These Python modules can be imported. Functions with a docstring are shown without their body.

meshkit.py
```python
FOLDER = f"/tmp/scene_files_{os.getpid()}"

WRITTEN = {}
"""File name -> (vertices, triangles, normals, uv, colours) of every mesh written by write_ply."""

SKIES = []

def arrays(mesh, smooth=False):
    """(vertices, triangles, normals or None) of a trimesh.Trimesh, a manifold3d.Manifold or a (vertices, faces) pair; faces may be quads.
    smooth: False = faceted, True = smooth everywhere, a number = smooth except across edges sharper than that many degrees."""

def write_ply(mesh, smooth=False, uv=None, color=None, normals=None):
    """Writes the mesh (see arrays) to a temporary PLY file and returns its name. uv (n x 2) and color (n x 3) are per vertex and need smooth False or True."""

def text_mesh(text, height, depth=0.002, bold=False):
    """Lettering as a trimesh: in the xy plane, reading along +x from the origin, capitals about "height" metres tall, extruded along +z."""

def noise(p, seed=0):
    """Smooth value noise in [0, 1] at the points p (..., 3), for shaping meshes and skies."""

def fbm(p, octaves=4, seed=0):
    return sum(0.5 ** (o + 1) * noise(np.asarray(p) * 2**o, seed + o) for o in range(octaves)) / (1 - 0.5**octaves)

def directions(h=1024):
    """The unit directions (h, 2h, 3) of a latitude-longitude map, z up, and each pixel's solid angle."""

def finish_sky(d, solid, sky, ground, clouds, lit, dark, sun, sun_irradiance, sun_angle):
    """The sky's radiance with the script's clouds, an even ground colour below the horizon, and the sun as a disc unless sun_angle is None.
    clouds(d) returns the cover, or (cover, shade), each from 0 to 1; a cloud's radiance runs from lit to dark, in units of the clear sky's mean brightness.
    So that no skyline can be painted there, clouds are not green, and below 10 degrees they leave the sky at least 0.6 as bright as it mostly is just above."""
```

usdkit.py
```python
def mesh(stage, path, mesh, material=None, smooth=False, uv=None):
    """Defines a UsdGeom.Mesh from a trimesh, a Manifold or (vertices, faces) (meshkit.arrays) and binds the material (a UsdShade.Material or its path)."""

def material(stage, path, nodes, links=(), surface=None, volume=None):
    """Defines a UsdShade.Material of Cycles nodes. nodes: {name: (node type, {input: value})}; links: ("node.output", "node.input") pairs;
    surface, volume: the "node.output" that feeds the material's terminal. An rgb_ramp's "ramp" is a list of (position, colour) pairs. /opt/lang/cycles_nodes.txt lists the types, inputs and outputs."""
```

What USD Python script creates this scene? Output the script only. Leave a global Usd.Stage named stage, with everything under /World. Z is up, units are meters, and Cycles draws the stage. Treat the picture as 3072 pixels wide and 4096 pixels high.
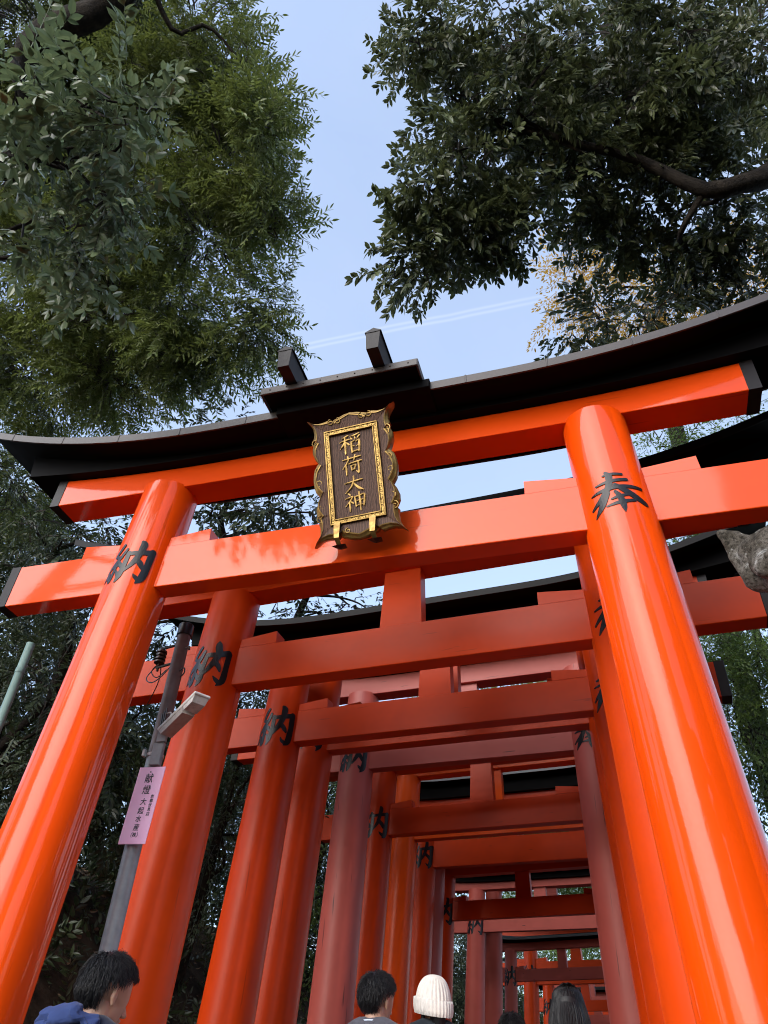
import math, random
import numpy as np
import trimesh
import manifold3d as m3
from shapely.geometry import Polygon, LineString, Point, box as sbox
from shapely.ops import unary_union
import usdkit, meshkit
from pxr import Usd, UsdGeom, UsdLux, UsdShade, Gf, Sdf, Vt

rng = np.random.default_rng(7)
PI = math.pi
stage = Usd.Stage.CreateInMemory()
UsdGeom.SetStageUpAxis(stage, UsdGeom.Tokens.z)
UsdGeom.SetStageMetersPerUnit(stage, 1.0)
world = UsdGeom.Xform.Define(stage, '/World')
stage.SetDefaultPrim(world.GetPrim())

# ------------------------------------------------------------------ camera, sky, sun, exposure
CAM = np.array([1.50526, -3.9347, 1.40])
YAW, PITCH, ROLL, FPX = -0.32886, 0.68859, 0.067630, 2987.92
EXPOSURE = 1.60
SUN_AZ, SUN_EL = math.radians(204), math.radians(33)      # azimuth from +y towards +x
SUN_INT, SUN_ANGLE = 0.27, 60.0
SKY_STRENGTH = 0.15


def cam_rows():
    cy, sy, cp, sp = math.cos(YAW), math.sin(YAW), math.cos(PITCH), math.sin(PITCH)
    fwd = np.array([sy * cp, cy * cp, sp]); right = np.array([cy, -sy, 0]); up = np.cross(right, fwd)
    cr, sr = math.cos(ROLL), math.sin(ROLL)
    return np.array([cr * right + sr * up, -sr * right + cr * up, fwd])


ROWS = cam_rows()


def at(px, py, depth):
    """The place that far (metres along the lens axis) behind a spot of the photograph."""
    d = np.array([(px - 1536) / FPX, -(py - 2048) / FPX, 1.0])
    return CAM + depth * d @ ROWS


camera = UsdGeom.Camera.Define(stage, '/World/camera')
camera.CreateHorizontalApertureAttr(36.0)
camera.CreateVerticalApertureAttr(48.0)
camera.CreateFocalLengthAttr(36.0 * FPX / 3072)
camera.CreateClippingRangeAttr(Gf.Vec2f(0.05, 2000))
camera.CreateExposureAttr(EXPOSURE)
M = np.eye(4); M[0, :3], M[1, :3], M[2, :3], M[3, :3] = ROWS[0], ROWS[1], -ROWS[2], CAM
camera.AddTransformOp().Set(Gf.Matrix4d(*M.ravel().tolist()))

sun_dir = np.array([math.sin(SUN_AZ) * math.cos(SUN_EL), math.cos(SUN_AZ) * math.cos(SUN_EL), math.sin(SUN_EL)])
sun = UsdLux.DistantLight.Define(stage, '/World/sun')
sun.CreateNormalizeAttr(True); sun.CreateIntensityAttr(SUN_INT); sun.CreateAngleAttr(SUN_ANGLE); sun.CreateColorAttr(Gf.Vec3f(1.0, 0.96, 0.90))
zx = np.cross([0, 0, 1.0], sun_dir); zx /= np.linalg.norm(zx); zy = np.cross(sun_dir, zx)
S = np.eye(4); S[0, :3], S[1, :3], S[2, :3] = zx, zy, sun_dir
sun.AddTransformOp().Set(Gf.Matrix4d(*S.ravel().tolist()))

# the contrail: a thin pale band of cloud along a great circle of the sky
_a, _b = at(1190, 1392, 1) - CAM, at(1900, 1247, 1) - CAM
_n = np.cross(_a, _b); _n /= np.linalg.norm(_n)
_m = (_a + _b) / np.linalg.norm(_a + _b)
dome = UsdLux.DomeLight.Define(stage, '/World/sky')
dome.GetPrim().SetCustomDataByKey('label', 'pale blue hazy sky with a faint thin contrail')
dome.GetPrim().SetCustomDataByKey('kind', 'structure')
skymat = usdkit.material(stage, '/World/Looks/sky', {
    'sky': ('sky_texture', {'sky_type': 'single_scattering', 'sun_disc': False, 'sun_elevation': SUN_EL, 'sun_rotation': SUN_AZ, 'air_density': 1.0, 'aerosol_density': 1.2, 'ozone_density': 1.0}),
    'geo': ('texture_coordinate', {}),
    'cn': ('noise_texture', {'scale': 1.6, 'detail': 6, 'roughness': 0.55, 'distortion': 0.6}),
    'cr': ('rgb_ramp', {'ramp': [(0.0, (.22, .22, .22)), (0.5, (.36, .36, .36)), (1.0, (.55, .55, .55))]}),
    'hz': ('mix', {'mix_type': 'mix', 'color2': (1.95, 2.15, 2.55)}),
    'sx': ('separate_xyz', {}),
    'dx': ('math', {'math_type': 'multiply', 'value2': _n[0]}), 'dy': ('math', {'math_type': 'multiply_add', 'value2': _n[1]}), 'dz': ('math', {'math_type': 'multiply_add', 'value2': _n[2]}),
    'wob': ('noise_texture', {'scale': 9.0, 'detail': 3}),
    'wr': ('map_range', {'from_min': 0.3, 'from_max': 0.7, 'to_min': -0.0012, 'to_max': 0.0012}),
    'add': ('math', {'math_type': 'add'}),
    'ab': ('math', {'math_type': 'absolute'}),
    'two': ('math', {'math_type': 'subtract', 'value2': 0.0030}), 'ab2': ('math', {'math_type': 'absolute'}),
    'band': ('map_range', {'range_type': 'smoothstep', 'from_min': 0.0, 'from_max': 0.0030, 'to_min': 1.0, 'to_max': 0.0, 'clamp': True}),
    'ex': ('math', {'math_type': 'multiply', 'value2': _m[0]}), 'ey': ('math', {'math_type': 'multiply_add', 'value2': _m[1]}), 'ez': ('math', {'math_type': 'multiply_add', 'value2': _m[2]}),
    'len': ('map_range', {'range_type': 'smoothstep', 'from_min': 0.955, 'from_max': 0.995, 'to_min': 0.0, 'to_max': 0.11, 'clamp': True}),
    'bl': ('math', {'math_type': 'multiply'}),
    'trail': ('mix', {'mix_type': 'mix', 'color2': (3.2, 3.3, 3.4)}),
    'bg': ('background_shader', {'strength': SKY_STRENGTH}),
}, [('geo.generated', 'cn.vector'), ('cn.fac', 'cr.fac'), ('cr.color', 'hz.fac'), ('sky.color', 'hz.color1'),
    ('geo.generated', 'sx.vector'), ('geo.generated', 'wob.vector'),
    ('sx.x', 'dx.value1'), ('sx.y', 'dy.value1'), ('dx.value', 'dy.value3'), ('sx.z', 'dz.value1'), ('dy.value', 'dz.value3'),
    ('wob.fac', 'wr.value'), ('dz.value', 'add.value1'), ('wr.result', 'add.value2'), ('add.value', 'ab.value1'), ('ab.value', 'two.value1'), ('two.value', 'ab2.value1'), ('ab2.value', 'band.value'),
    ('sx.x', 'ex.value1'), ('sx.y', 'ey.value1'), ('ex.value', 'ey.value3'), ('sx.z', 'ez.value1'), ('ey.value', 'ez.value3'), ('ez.value', 'len.value'),
    ('band.result', 'bl.value1'), ('len.result', 'bl.value2'), ('bl.value', 'trail.fac'), ('hz.color', 'trail.color1'), ('trail.color', 'bg.color')], surface='bg.background')
UsdShade.MaterialBindingAPI.Apply(dome.GetPrim()).Bind(skymat)

# ------------------------------------------------------------------ helpers
_taken = {}


def free(parent, name):
    n = _taken.get((parent, name), 0)
    _taken[(parent, name)] = n + 1
    return f'{parent}/{name}' if n == 0 else f'{parent}/{name}_{n:03d}'


def thing(name, label, cat, group=None, loc=(0, 0, 0), kind=None):
    x = UsdGeom.Xform.Define(stage, free('/World', name))
    if any(loc):
        x.AddTranslateOp().Set(Gf.Vec3d(*map(float, loc)))
    tag(x, label, cat, group, kind)
    x.base = np.array(loc, float)
    return x


def tag(o, label, cat=None, group=None, kind=None):
    p = o.GetPrim()
    for k, v in (('label', label), ('category', cat), ('group', group), ('kind', kind)):
        if v:
            p.SetCustomDataByKey(k, v)
    return o


def path_of(o):
    return o if isinstance(o, str) else str(o.GetPath())


_base = {}


def part(parent, name, mesh, mat, smooth=False, label=None, kind=None):
    """One mesh under its thing (or part); the vertices are given in world metres."""
    pp = path_of(parent) if parent else '/World'
    p = free(pp, name)
    base = getattr(parent, 'base', None)
    if base is None and parent is not None:
        base = _base.get(pp)
    v, f, n = meshkit.arrays(mesh, smooth)
    if base is not None:
        v = v - base
    m = UsdGeom.Mesh.Define(stage, p)
    m.CreatePointsAttr(Vt.Vec3fArray.FromNumpy(v.astype(np.float32)))
    m.CreateFaceVertexCountsAttr(Vt.IntArray.FromNumpy(np.full(len(f), 3, np.int32)))
    m.CreateFaceVertexIndicesAttr(Vt.IntArray.FromNumpy(f.astype(np.int32).ravel()))
    m.CreateSubdivisionSchemeAttr('none')
    if n is not None:
        m.CreateNormalsAttr(Vt.Vec3fArray.FromNumpy(n.astype(np.float32))); m.SetNormalsInterpolation('vertex')
    UsdShade.MaterialBindingAPI.Apply(m.GetPrim()).Bind(mat)
    if label: m.GetPrim().SetCustomDataByKey('label', label)
    if kind: m.GetPrim().SetCustomDataByKey('kind', kind)
    _base[p] = base
    return m


def quads(grid, close_u=False, close_v=False):
    """Triangles of a (nu, nv) grid of vertex numbers."""
    nu, nv = grid.shape
    i = np.arange(nu if close_u else nu - 1); j = np.arange(nv if close_v else nv - 1)
    I, J = np.meshgrid(i, j, indexing='ij'); I2, J2 = (I + 1) % nu, (J + 1) % nv
    a, b, c, d = grid[I, J], grid[I2, J], grid[I2, J2], grid[I, J2]
    return np.vstack([np.stack([a, b, c], -1).reshape(-1, 3), np.stack([a, c, d], -1).reshape(-1, 3)])


def loft(rings, caps=True):
    """Skin over closed rings (k, n, 3) of one direction."""
    rings = np.asarray(rings, float); k, n = rings.shape[:2]
    v = rings.reshape(-1, 3); g = np.arange(k * n).reshape(k, n)
    f = [quads(g, close_v=True)]
    if caps:
        c = rings.mean(1)[[0, -1]]; v = np.vstack([v, c])
        a, b = g[0], g[-1]
        f.append(np.stack([np.roll(a, -1), a, np.full(n, k * n)], -1)[:, ::1]); f.append(np.stack([b, np.roll(b, -1), np.full(n, k * n + 1)], -1))
    m = trimesh.Trimesh(v, np.vstack(f), process=False)
    if m.volume < 0:
        m.invert()
    return m


def bbox(lo, hi, bevel=0.004):
    """A box with chamfered edges between two corners."""
    lo, hi = np.array(lo, float), np.array(hi, float); b = min(bevel, 0.3 * (hi - lo).min())
    pts = []
    for s in np.ndindex(2, 2, 2):
        s = np.array(s)
        for ax in range(3):
            p = np.where(s, hi, lo); d = np.where(s, -b, b)
            q = p + d; q[ax] = p[ax]
            pts.append(q)
    return trimesh.convex.convex_hull(np.array(pts))


def tube(pts, radii, n=8, caps=True):
    pts = np.asarray(pts, float); k = len(pts); radii = np.broadcast_to(np.asarray(radii, float), (k,))
    t = np.gradient(pts, axis=0); t /= np.maximum(np.linalg.norm(t, axis=1, keepdims=True), 1e-9)
    u = np.cross(t[0], [0.31, 0.17, 0.93]); u /= np.linalg.norm(u)
    rings = []
    a = np.arange(n) * 2 * PI / n
    for i in range(k):
        u = u - t[i] * (u @ t[i]); u /= np.linalg.norm(u); w = np.cross(t[i], u)
        rings.append(pts[i] + radii[i] * (np.cos(a)[:, None] * u + np.sin(a)[:, None] * w))
    return loft(rings, caps)


def curve(pts, n=24):
    """A Catmull-Rom curve through the points."""
    p = np.asarray(pts, float)
    if len(p) == 2:
        return p[0] + (p[1] - p[0]) * np.linspace(0, 1, n)[:, None]
    p = np.vstack([2 * p[0] - p[1], p, 2 * p[-1] - p[-2]])
    s = np.linspace(0, len(p) - 3, n); i = np.minimum(s.astype(int), len(p) - 4); u = (s - i)[:, None]
    a, b, c, d = p[i], p[i + 1], p[i + 2], p[i + 3]
    return 0.5 * (2 * b + (c - a) * u + (2 * a - 5 * b + 4 * c - d) * u ** 2 + (3 * b - a - 3 * c + d) * u ** 3)


def cat(ms):
    return trimesh.util.concatenate([m for m in ms if m is not None])


def rotz(v, deg):
    a = math.radians(deg); c, s = math.cos(a), math.sin(a)
    return np.asarray(v) @ np.array([[c, s, 0], [-s, c, 0], [0, 0, 1.0]])


def moved(m, fn):
    m = m.copy(); m.vertices = fn(np.array(m.vertices)); return m


# ------------------------------------------------------------------ materials
def M_(name, nodes, links, surface='p.BSDF'):
    return usdkit.material(stage, '/World/Looks/' + name, nodes, links, surface=surface)


def plain(name, color, rough=0.5, **kw):
    return M_(name, {'p': ('principled_bsdf', {'base_color': color, 'roughness': rough, **kw})}, [])


def paint(name, c1, c2, rough, coat=0.0, coat_rough=0.05, along='z', bump=0.15, dirt=0.0, dirt_color=(.1, .03, .02), crack=0.0, wear=0.0, spec=0.5):
    """Painted timber: colour drifts, brush marks and cracks run along the piece."""
    sc = (22, 22, 0.9) if along == 'z' else (0.9, 22, 22)
    big = (3, 3, 0.5) if along == 'z' else (0.5, 3, 3)
    crs = (30, 30, 1.1) if along == 'z' else (1.1, 30, 30)
    nodes = {
        'tc': ('texture_coordinate', {}), 'map': ('mapping', {'scale': sc}), 'mapb': ('mapping', {'scale': big}), 'mapc': ('mapping', {'scale': crs}),
        'n': ('noise_texture', {'scale': 1.0, 'detail': 5, 'roughness': 0.6}), 'nb': ('noise_texture', {'scale': 1.0, 'detail': 5, 'roughness': 0.6}),
        'r': ('rgb_ramp', {'ramp': [(0.25, c1), (0.75, tuple(.45 * a + .55 * b for a, b in zip(c1, c2)))]}),
        'nf': ('noise_texture', {'scale': 2.2, 'detail': 8, 'roughness': 0.7}),
        'dr': ('rgb_ramp', {'ramp': [(0.45, (0, 0, 0)), (0.75, (dirt,) * 3)]}),
        'mx': ('mix', {'mix_type': 'mix', 'color2': dirt_color}),
        'nc': ('noise_texture', {'scale': 1.0, 'detail': 3, 'roughness': 0.5}),
        'crr': ('rgb_ramp', {'ramp': [(0.0, (crack,) * 3), (0.27, (crack,) * 3), (0.30, (0, 0, 0))]}),
        'mc': ('mix', {'mix_type': 'mix', 'color2': (.035, .01, .008)}),
        'nw': ('noise_texture', {'scale': 30.0, 'detail': 4, 'roughness': 0.6}),
        'rr': ('map_range', {'from_min': .3, 'from_max': .7, 'to_min': max(0.02, rough - .06 - wear), 'to_max': rough + .06 + wear}),
        'b': ('bump', {'strength': bump, 'distance': 0.004}), 'b2': ('bump', {'strength': bump * .5, 'distance': 0.02}),
        'p': ('principled_bsdf', {'coat_weight': coat, 'coat_roughness': coat_rough, 'coat_ior': 1.5, 'specular_ior_level': spec}),
    }
    links = [('tc.object', 'map.vector'), ('tc.object', 'mapb.vector'), ('tc.object', 'mapc.vector'), ('tc.object', 'nf.vector'), ('tc.object', 'nw.vector'),
             ('map.vector', 'n.vector'), ('mapb.vector', 'nb.vector'), ('mapc.vector', 'nc.vector'),
             ('nb.fac', 'r.fac'), ('nf.fac', 'dr.fac'), ('dr.color', 'mx.fac'), ('r.color', 'mx.color1'),
             ('nc.fac', 'crr.fac'), ('crr.color', 'mc.fac'), ('mx.color', 'mc.color1'), ('mc.color', 'p.base_color'),
             ('nb.fac', 'rr.value'), ('rr.result', 'p.roughness'),
             ('n.fac', 'b.height'), ('nf.fac', 'b2.height'), ('b.normal', 'b2.normal'), ('b2.normal', 'p.normal'), ('b2.normal', 'p.coat_normal')]
    return M_(name, nodes, links)


PAINTS = {}
for along in 'zx':
    s = '_upright' if along == 'z' else '_level'
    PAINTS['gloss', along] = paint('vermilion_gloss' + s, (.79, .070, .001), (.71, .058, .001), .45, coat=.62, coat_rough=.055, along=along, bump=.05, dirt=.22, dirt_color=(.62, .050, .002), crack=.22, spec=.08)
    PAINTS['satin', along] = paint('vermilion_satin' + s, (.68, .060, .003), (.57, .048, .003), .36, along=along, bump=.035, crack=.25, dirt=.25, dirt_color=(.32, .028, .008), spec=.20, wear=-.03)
    PAINTS['deep', along] = paint('vermilion_deep' + s, (.56, .045, .002), (.43, .032, .002), .38, along=along, bump=.04, crack=.35, dirt=.3, dirt_color=(.25, .022, .006), wear=-.03, spec=.20)  # same vermilion, darkened to put the tunnel shade into its colour
    PAINTS['orange', along] = paint('vermilion_orange' + s, (.68, .072, .003), (.58, .058, .003), .34, along=along, bump=.04, dirt=.12, wear=-.03, spec=.2)
    PAINTS['faded', along] = paint('vermilion_faded' + s, (.48, .095, .075), (.39, .07, .055), .48, along=along, bump=.10, dirt=.35, dirt_color=(.34, .06, .045), crack=.75, spec=.45)
    PAINTS['old', along] = paint('vermilion_old' + s, (.38, .065, .045), (.28, .043, .028), .55, along=along, bump=.18, dirt=.5, dirt_color=(.22, .035, .02), crack=.9, spec=.35)

BLACK = paint('black_lacquer', (.0018, .0016, .002), (.003, .0026, .003), .6, along='x', bump=.1, spec=.06)
BLACKCAP = paint('black_end_paint', (.008, .006, .007), (.016, .012, .013), .45, along='z', bump=.2, spec=.25)
FASCIA = paint('brown_sheet_metal', (.045, .036, .034), (.085, .07, .066), .45, along='x', bump=.15, dirt=.5, dirt_color=(.025, .016, .015), spec=.4)
DARKFASCIA = paint('black_sheet_metal', (.004, .0036, .004), (.008, .007, .008), .5, along='x', bump=.15, spec=.15)
ROOFSHEET = paint('grey_roof_sheet', (.06, .065, .07), (.11, .115, .12), .5, along='x', bump=.15, dirt=.5, dirt_color=(.04, .04, .045))
INK = M_('black_character_paint', {'tc': ('texture_coordinate', {}), 'n': ('noise_texture', {'scale': 60, 'detail': 4}), 'b': ('bump', {'strength': .35, 'distance': .004}),
                                   'p': ('principled_bsdf', {'base_color': (.006, .006, .008), 'roughness': .30, 'specular_ior_level': .35})},
         [('tc.object', 'n.vector'), ('n.fac', 'b.height'), ('b.normal', 'p.normal')])
SIGNINK = plain('sign_ink', (.035, .035, .045), .6)
GOLD = M_('old_gold_leaf', {'tc': ('texture_coordinate', {}), 'n': ('noise_texture', {'scale': 25, 'detail': 5}), 'r': ('rgb_ramp', {'ramp': [(.3, (.17, .10, .03)), (.7, (.36, .235, .075))]}),
                            'rr': ('map_range', {'from_min': .3, 'from_max': .7, 'to_min': .46, 'to_max': .34}), 'p': ('principled_bsdf', {'metallic': .8})},
          [('tc.object', 'n.vector'), ('n.fac', 'r.fac'), ('r.color', 'p.base_color'), ('n.fac', 'rr.value'), ('rr.result', 'p.roughness')])
GOLDBAND = M_('hammered_gold_band', {'tc': ('texture_coordinate', {}), 'n': ('noise_texture', {'scale': 130, 'detail': 3}), 'r': ('rgb_ramp', {'ramp': [(.42, (.08, .045, .015)), (.55, (.42, .28, .09))]}),
                                     'b': ('bump', {'strength': .9, 'distance': .004}), 'p': ('principled_bsdf', {'metallic': .85, 'roughness': .35})},
              [('tc.object', 'n.vector'), ('n.fac', 'r.fac'), ('r.color', 'p.base_color'), ('n.fac', 'b.height'), ('b.normal', 'p.normal')])
WOOD = M_('dark_grained_wood', {'tc': ('texture_coordinate', {}), 'map': ('mapping', {'scale': (1, 1, .16)}),
                                'w': ('wave_texture', {'wave_type': 'bands', 'bands_direction': 'x', 'scale': 26, 'distortion': 9, 'detail': 3, 'detail_scale': 1.2}),
                                'r': ('rgb_ramp', {'ramp': [(.0, (.03, .014, .010)), (.35, (.092, .046, .031)), (1, (.12, .062, .043))]}),
                                'b': ('bump', {'strength': .25, 'distance': .003}), 'p': ('principled_bsdf', {'roughness': .55, 'specular_ior_level': .2})},
          [('tc.object', 'map.vector'), ('map.vector', 'w.vector'), ('w.fac', 'r.fac'), ('r.color', 'p.base_color'), ('w.fac', 'b.height'), ('b.normal', 'p.normal')])


def mottled(name, stops, scale=6, rough=.8, detail=6, bump=.4, dist=.02, spec=.3, **kw):
    return M_(name, {'tc': ('texture_coordinate', {}), 'n': ('noise_texture', {'scale': scale, 'detail': detail, 'roughness': .65}), 'r': ('rgb_ramp', {'ramp': stops}),
                     'n2': ('noise_texture', {'scale': scale * 5, 'detail': 5, 'roughness': .7}), 'b': ('bump', {'strength': bump, 'distance': dist}),
                     'p': ('principled_bsdf', {'roughness': rough, 'specular_ior_level': spec, **kw})},
              [('tc.object', 'n.vector'), ('tc.object', 'n2.vector'), ('n.fac', 'r.fac'), ('r.color', 'p.base_color'), ('n2.fac', 'b.height'), ('b.normal', 'p.normal')])


STEEL = mottled('galvanised_steel', [(.3, (.20, .21, .225)), (.55, (.27, .285, .30)), (.75, (.33, .34, .355))], 9, .42, bump=.05, dist=.003, metallic=.15, spec=.4)
STEELDARK = mottled('stained_steel', [(.3, (.11, .085, .08)), (.6, (.20, .165, .16)), (.8, (.30, .28, .28))], 5, .5, bump=.1, dist=.004, metallic=.15)
GREENPOLE = mottled('grey_green_paint', [(.3, (.14, .23, .215)), (.7, (.20, .31, .29))], 4, .45, bump=.05, dist=.003)
BLACKPLASTIC = plain('black_plastic', (.012, .012, .013), .35)
BROWNCERAMIC = plain('brown_ceramic', (.045, .02, .014), .25)
WHITEMETAL = mottled('dirty_white_metal', [(.3, (.26, .24, .22)), (.5, (.50, .49, .48)), (.8, (.60, .59, .58))], 14, .45, bump=.06, dist=.003)
LENS = mottled('cloudy_diffuser', [(.3, (.24, .215, .20)), (.7, (.38, .35, .335))], 12, .32, bump=.12, dist=.004, spec=.5)
PINK = mottled('pink_sign_board', [(.25, (.84, .47, .69)), (.5, (.90, .54, .76)), (.8, (.92, .60, .80))], 5, .5, bump=.03, dist=.002)
STONE = M_('lichened_stone', {'tc': ('texture_coordinate', {}), 'n': ('noise_texture', {'scale': 7, 'detail': 8, 'roughness': .65}), 'n2': ('noise_texture', {'scale': 11, 'detail': 9, 'roughness': .75}),
                              'n3': ('noise_texture', {'scale': 70, 'detail': 4, 'roughness': .7}),
                              'r': ('rgb_ramp', {'ramp': [(.36, (.010, .009, .008)), (.46, (.05, .042, .032)), (.58, (.13, .115, .10)), (.72, (.24, .225, .21))]}),
                              'l': ('rgb_ramp', {'ramp': [(.56, (0, 0, 0)), (.62, (.75, .75, .75))]}), 'mx': ('mix', {'mix_type': 'mix', 'color2': (.36, .36, .35)}), 'pr': ('rgb_ramp', {'ramp': [(.36, (.12, .11, .09)), (.55, (1, 1, 1))]}), 'mu': ('mix', {'mix_type': 'multiply', 'fac': .9}),
                              'b': ('bump', {'strength': .7, 'distance': .012}), 'p': ('principled_bsdf', {'roughness': .9, 'specular_ior_level': .2})},
           [('tc.object', 'n.vector'), ('tc.object', 'n2.vector'), ('tc.object', 'n3.vector'), ('n.fac', 'r.fac'), ('n2.fac', 'l.fac'), ('l.color', 'mx.fac'), ('r.color', 'mx.color1'), ('n3.fac', 'pr.fac'), ('mx.color', 'mu.color1'), ('pr.color', 'mu.color2'), ('mu.color', 'p.base_color'), ('n3.fac', 'b.height'), ('b.normal', 'p.normal')])
SOIL = mottled('leaf_littered_soil', [(.3, (.010, .007, .005)), (.5, (.03, .021, .013)), (.7, (.06, .043, .028))], 3.5, .95, detail=9, bump=.9, dist=.05, spec=.1)
PAVING = mottled('grey_stone_paving', [(.3, (.10, .095, .09)), (.7, (.17, .16, .15))], 5, .8, bump=.3, dist=.01)
BARK = mottled('dark_bark', [(.35, (.008, .006, .005)), (.55, (.028, .022, .017)), (.75, (.06, .05, .04))], 9, .9, bump=1.0, dist=.04, spec=.15)
TWIG = plain('dark_twig', (.028, .021, .016), .8)
DRYLEAF = mottled('fallen_leaf', [(.3, (.05, .028, .014)), (.7, (.20, .13, .075))], 3, .7, bump=.1)


def leafmat(name, dark, light, rough=.42, trans=.18, tcol=None, spec=.45):
    return M_(name, {'oi': ('object_info', {}), 'g': ('geometry', {}), 'ad': ('math', {'math_type': 'add'}), 'fr': ('math', {'math_type': 'fraction'}),
                     'r': ('rgb_ramp', {'ramp': [(0, dark), (.7, light), (1, tuple(1.35 * x for x in light))]}),
                     'p': ('principled_bsdf', {'roughness': rough, 'specular_ior_level': spec}), 't': ('translucent_bsdf', {'color': tcol or tuple(1.6 * x for x in light)}), 'm': ('mix_closure', {'fac': trans})},
              [('oi.random', 'ad.value1'), ('g.random_per_island', 'ad.value2'), ('ad.value', 'fr.value1'), ('fr.value', 'r.fac'), ('r.color', 'p.base_color'), ('p.BSDF', 'm.closure1'), ('t.BSDF', 'm.closure2')], surface='m.closure')


LEAF_OLIVE = leafmat('olive_green_leaf', (.040, .056, .011), (.098, .122, .028), .42, .22)
LEAF_GREY = leafmat('grey_green_leaf', (.042, .068, .026), (.105, .140, .066), .38, .16, spec=.6)
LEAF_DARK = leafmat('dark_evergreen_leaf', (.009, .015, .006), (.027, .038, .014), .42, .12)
LEAF_BROWN = leafmat('bronze_evergreen_leaf', (.024, .034, .012), (.066, .079, .030), .38, .14, spec=.55)
LEAF_MID = leafmat('fresh_green_leaf', (.030, .055, .010), (.085, .130, .026), .42, .25)
LEAF_YELLOW = leafmat('yellow_autumn_leaf', (.17, .095, .010), (.33, .19, .025), .5, .3, (.6, .36, .06))
SKIN = plain('skin', (.42, .235, .165), .5, subsurface_weight=.15, subsurface_scale=.01)
HAIR = M_('black_hair', {'g': ('geometry', {}), 'r': ('rgb_ramp', {'ramp': [(0, (.006, .006, .008)), (1, (.018, .017, .020))]}), 'p': ('principled_bsdf', {'roughness': .5, 'specular_ior_level': .35})},
          [('g.random_per_island', 'r.fac'), ('r.color', 'p.base_color')])


def cloth(name, c, rough=.85):
    return mottled(name, [(.3, tuple(.8 * x for x in c)), (.7, tuple(1.15 * x for x in c))], 14, rough, bump=.25, dist=.004, spec=.2, sheen_weight=.08)


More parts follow.
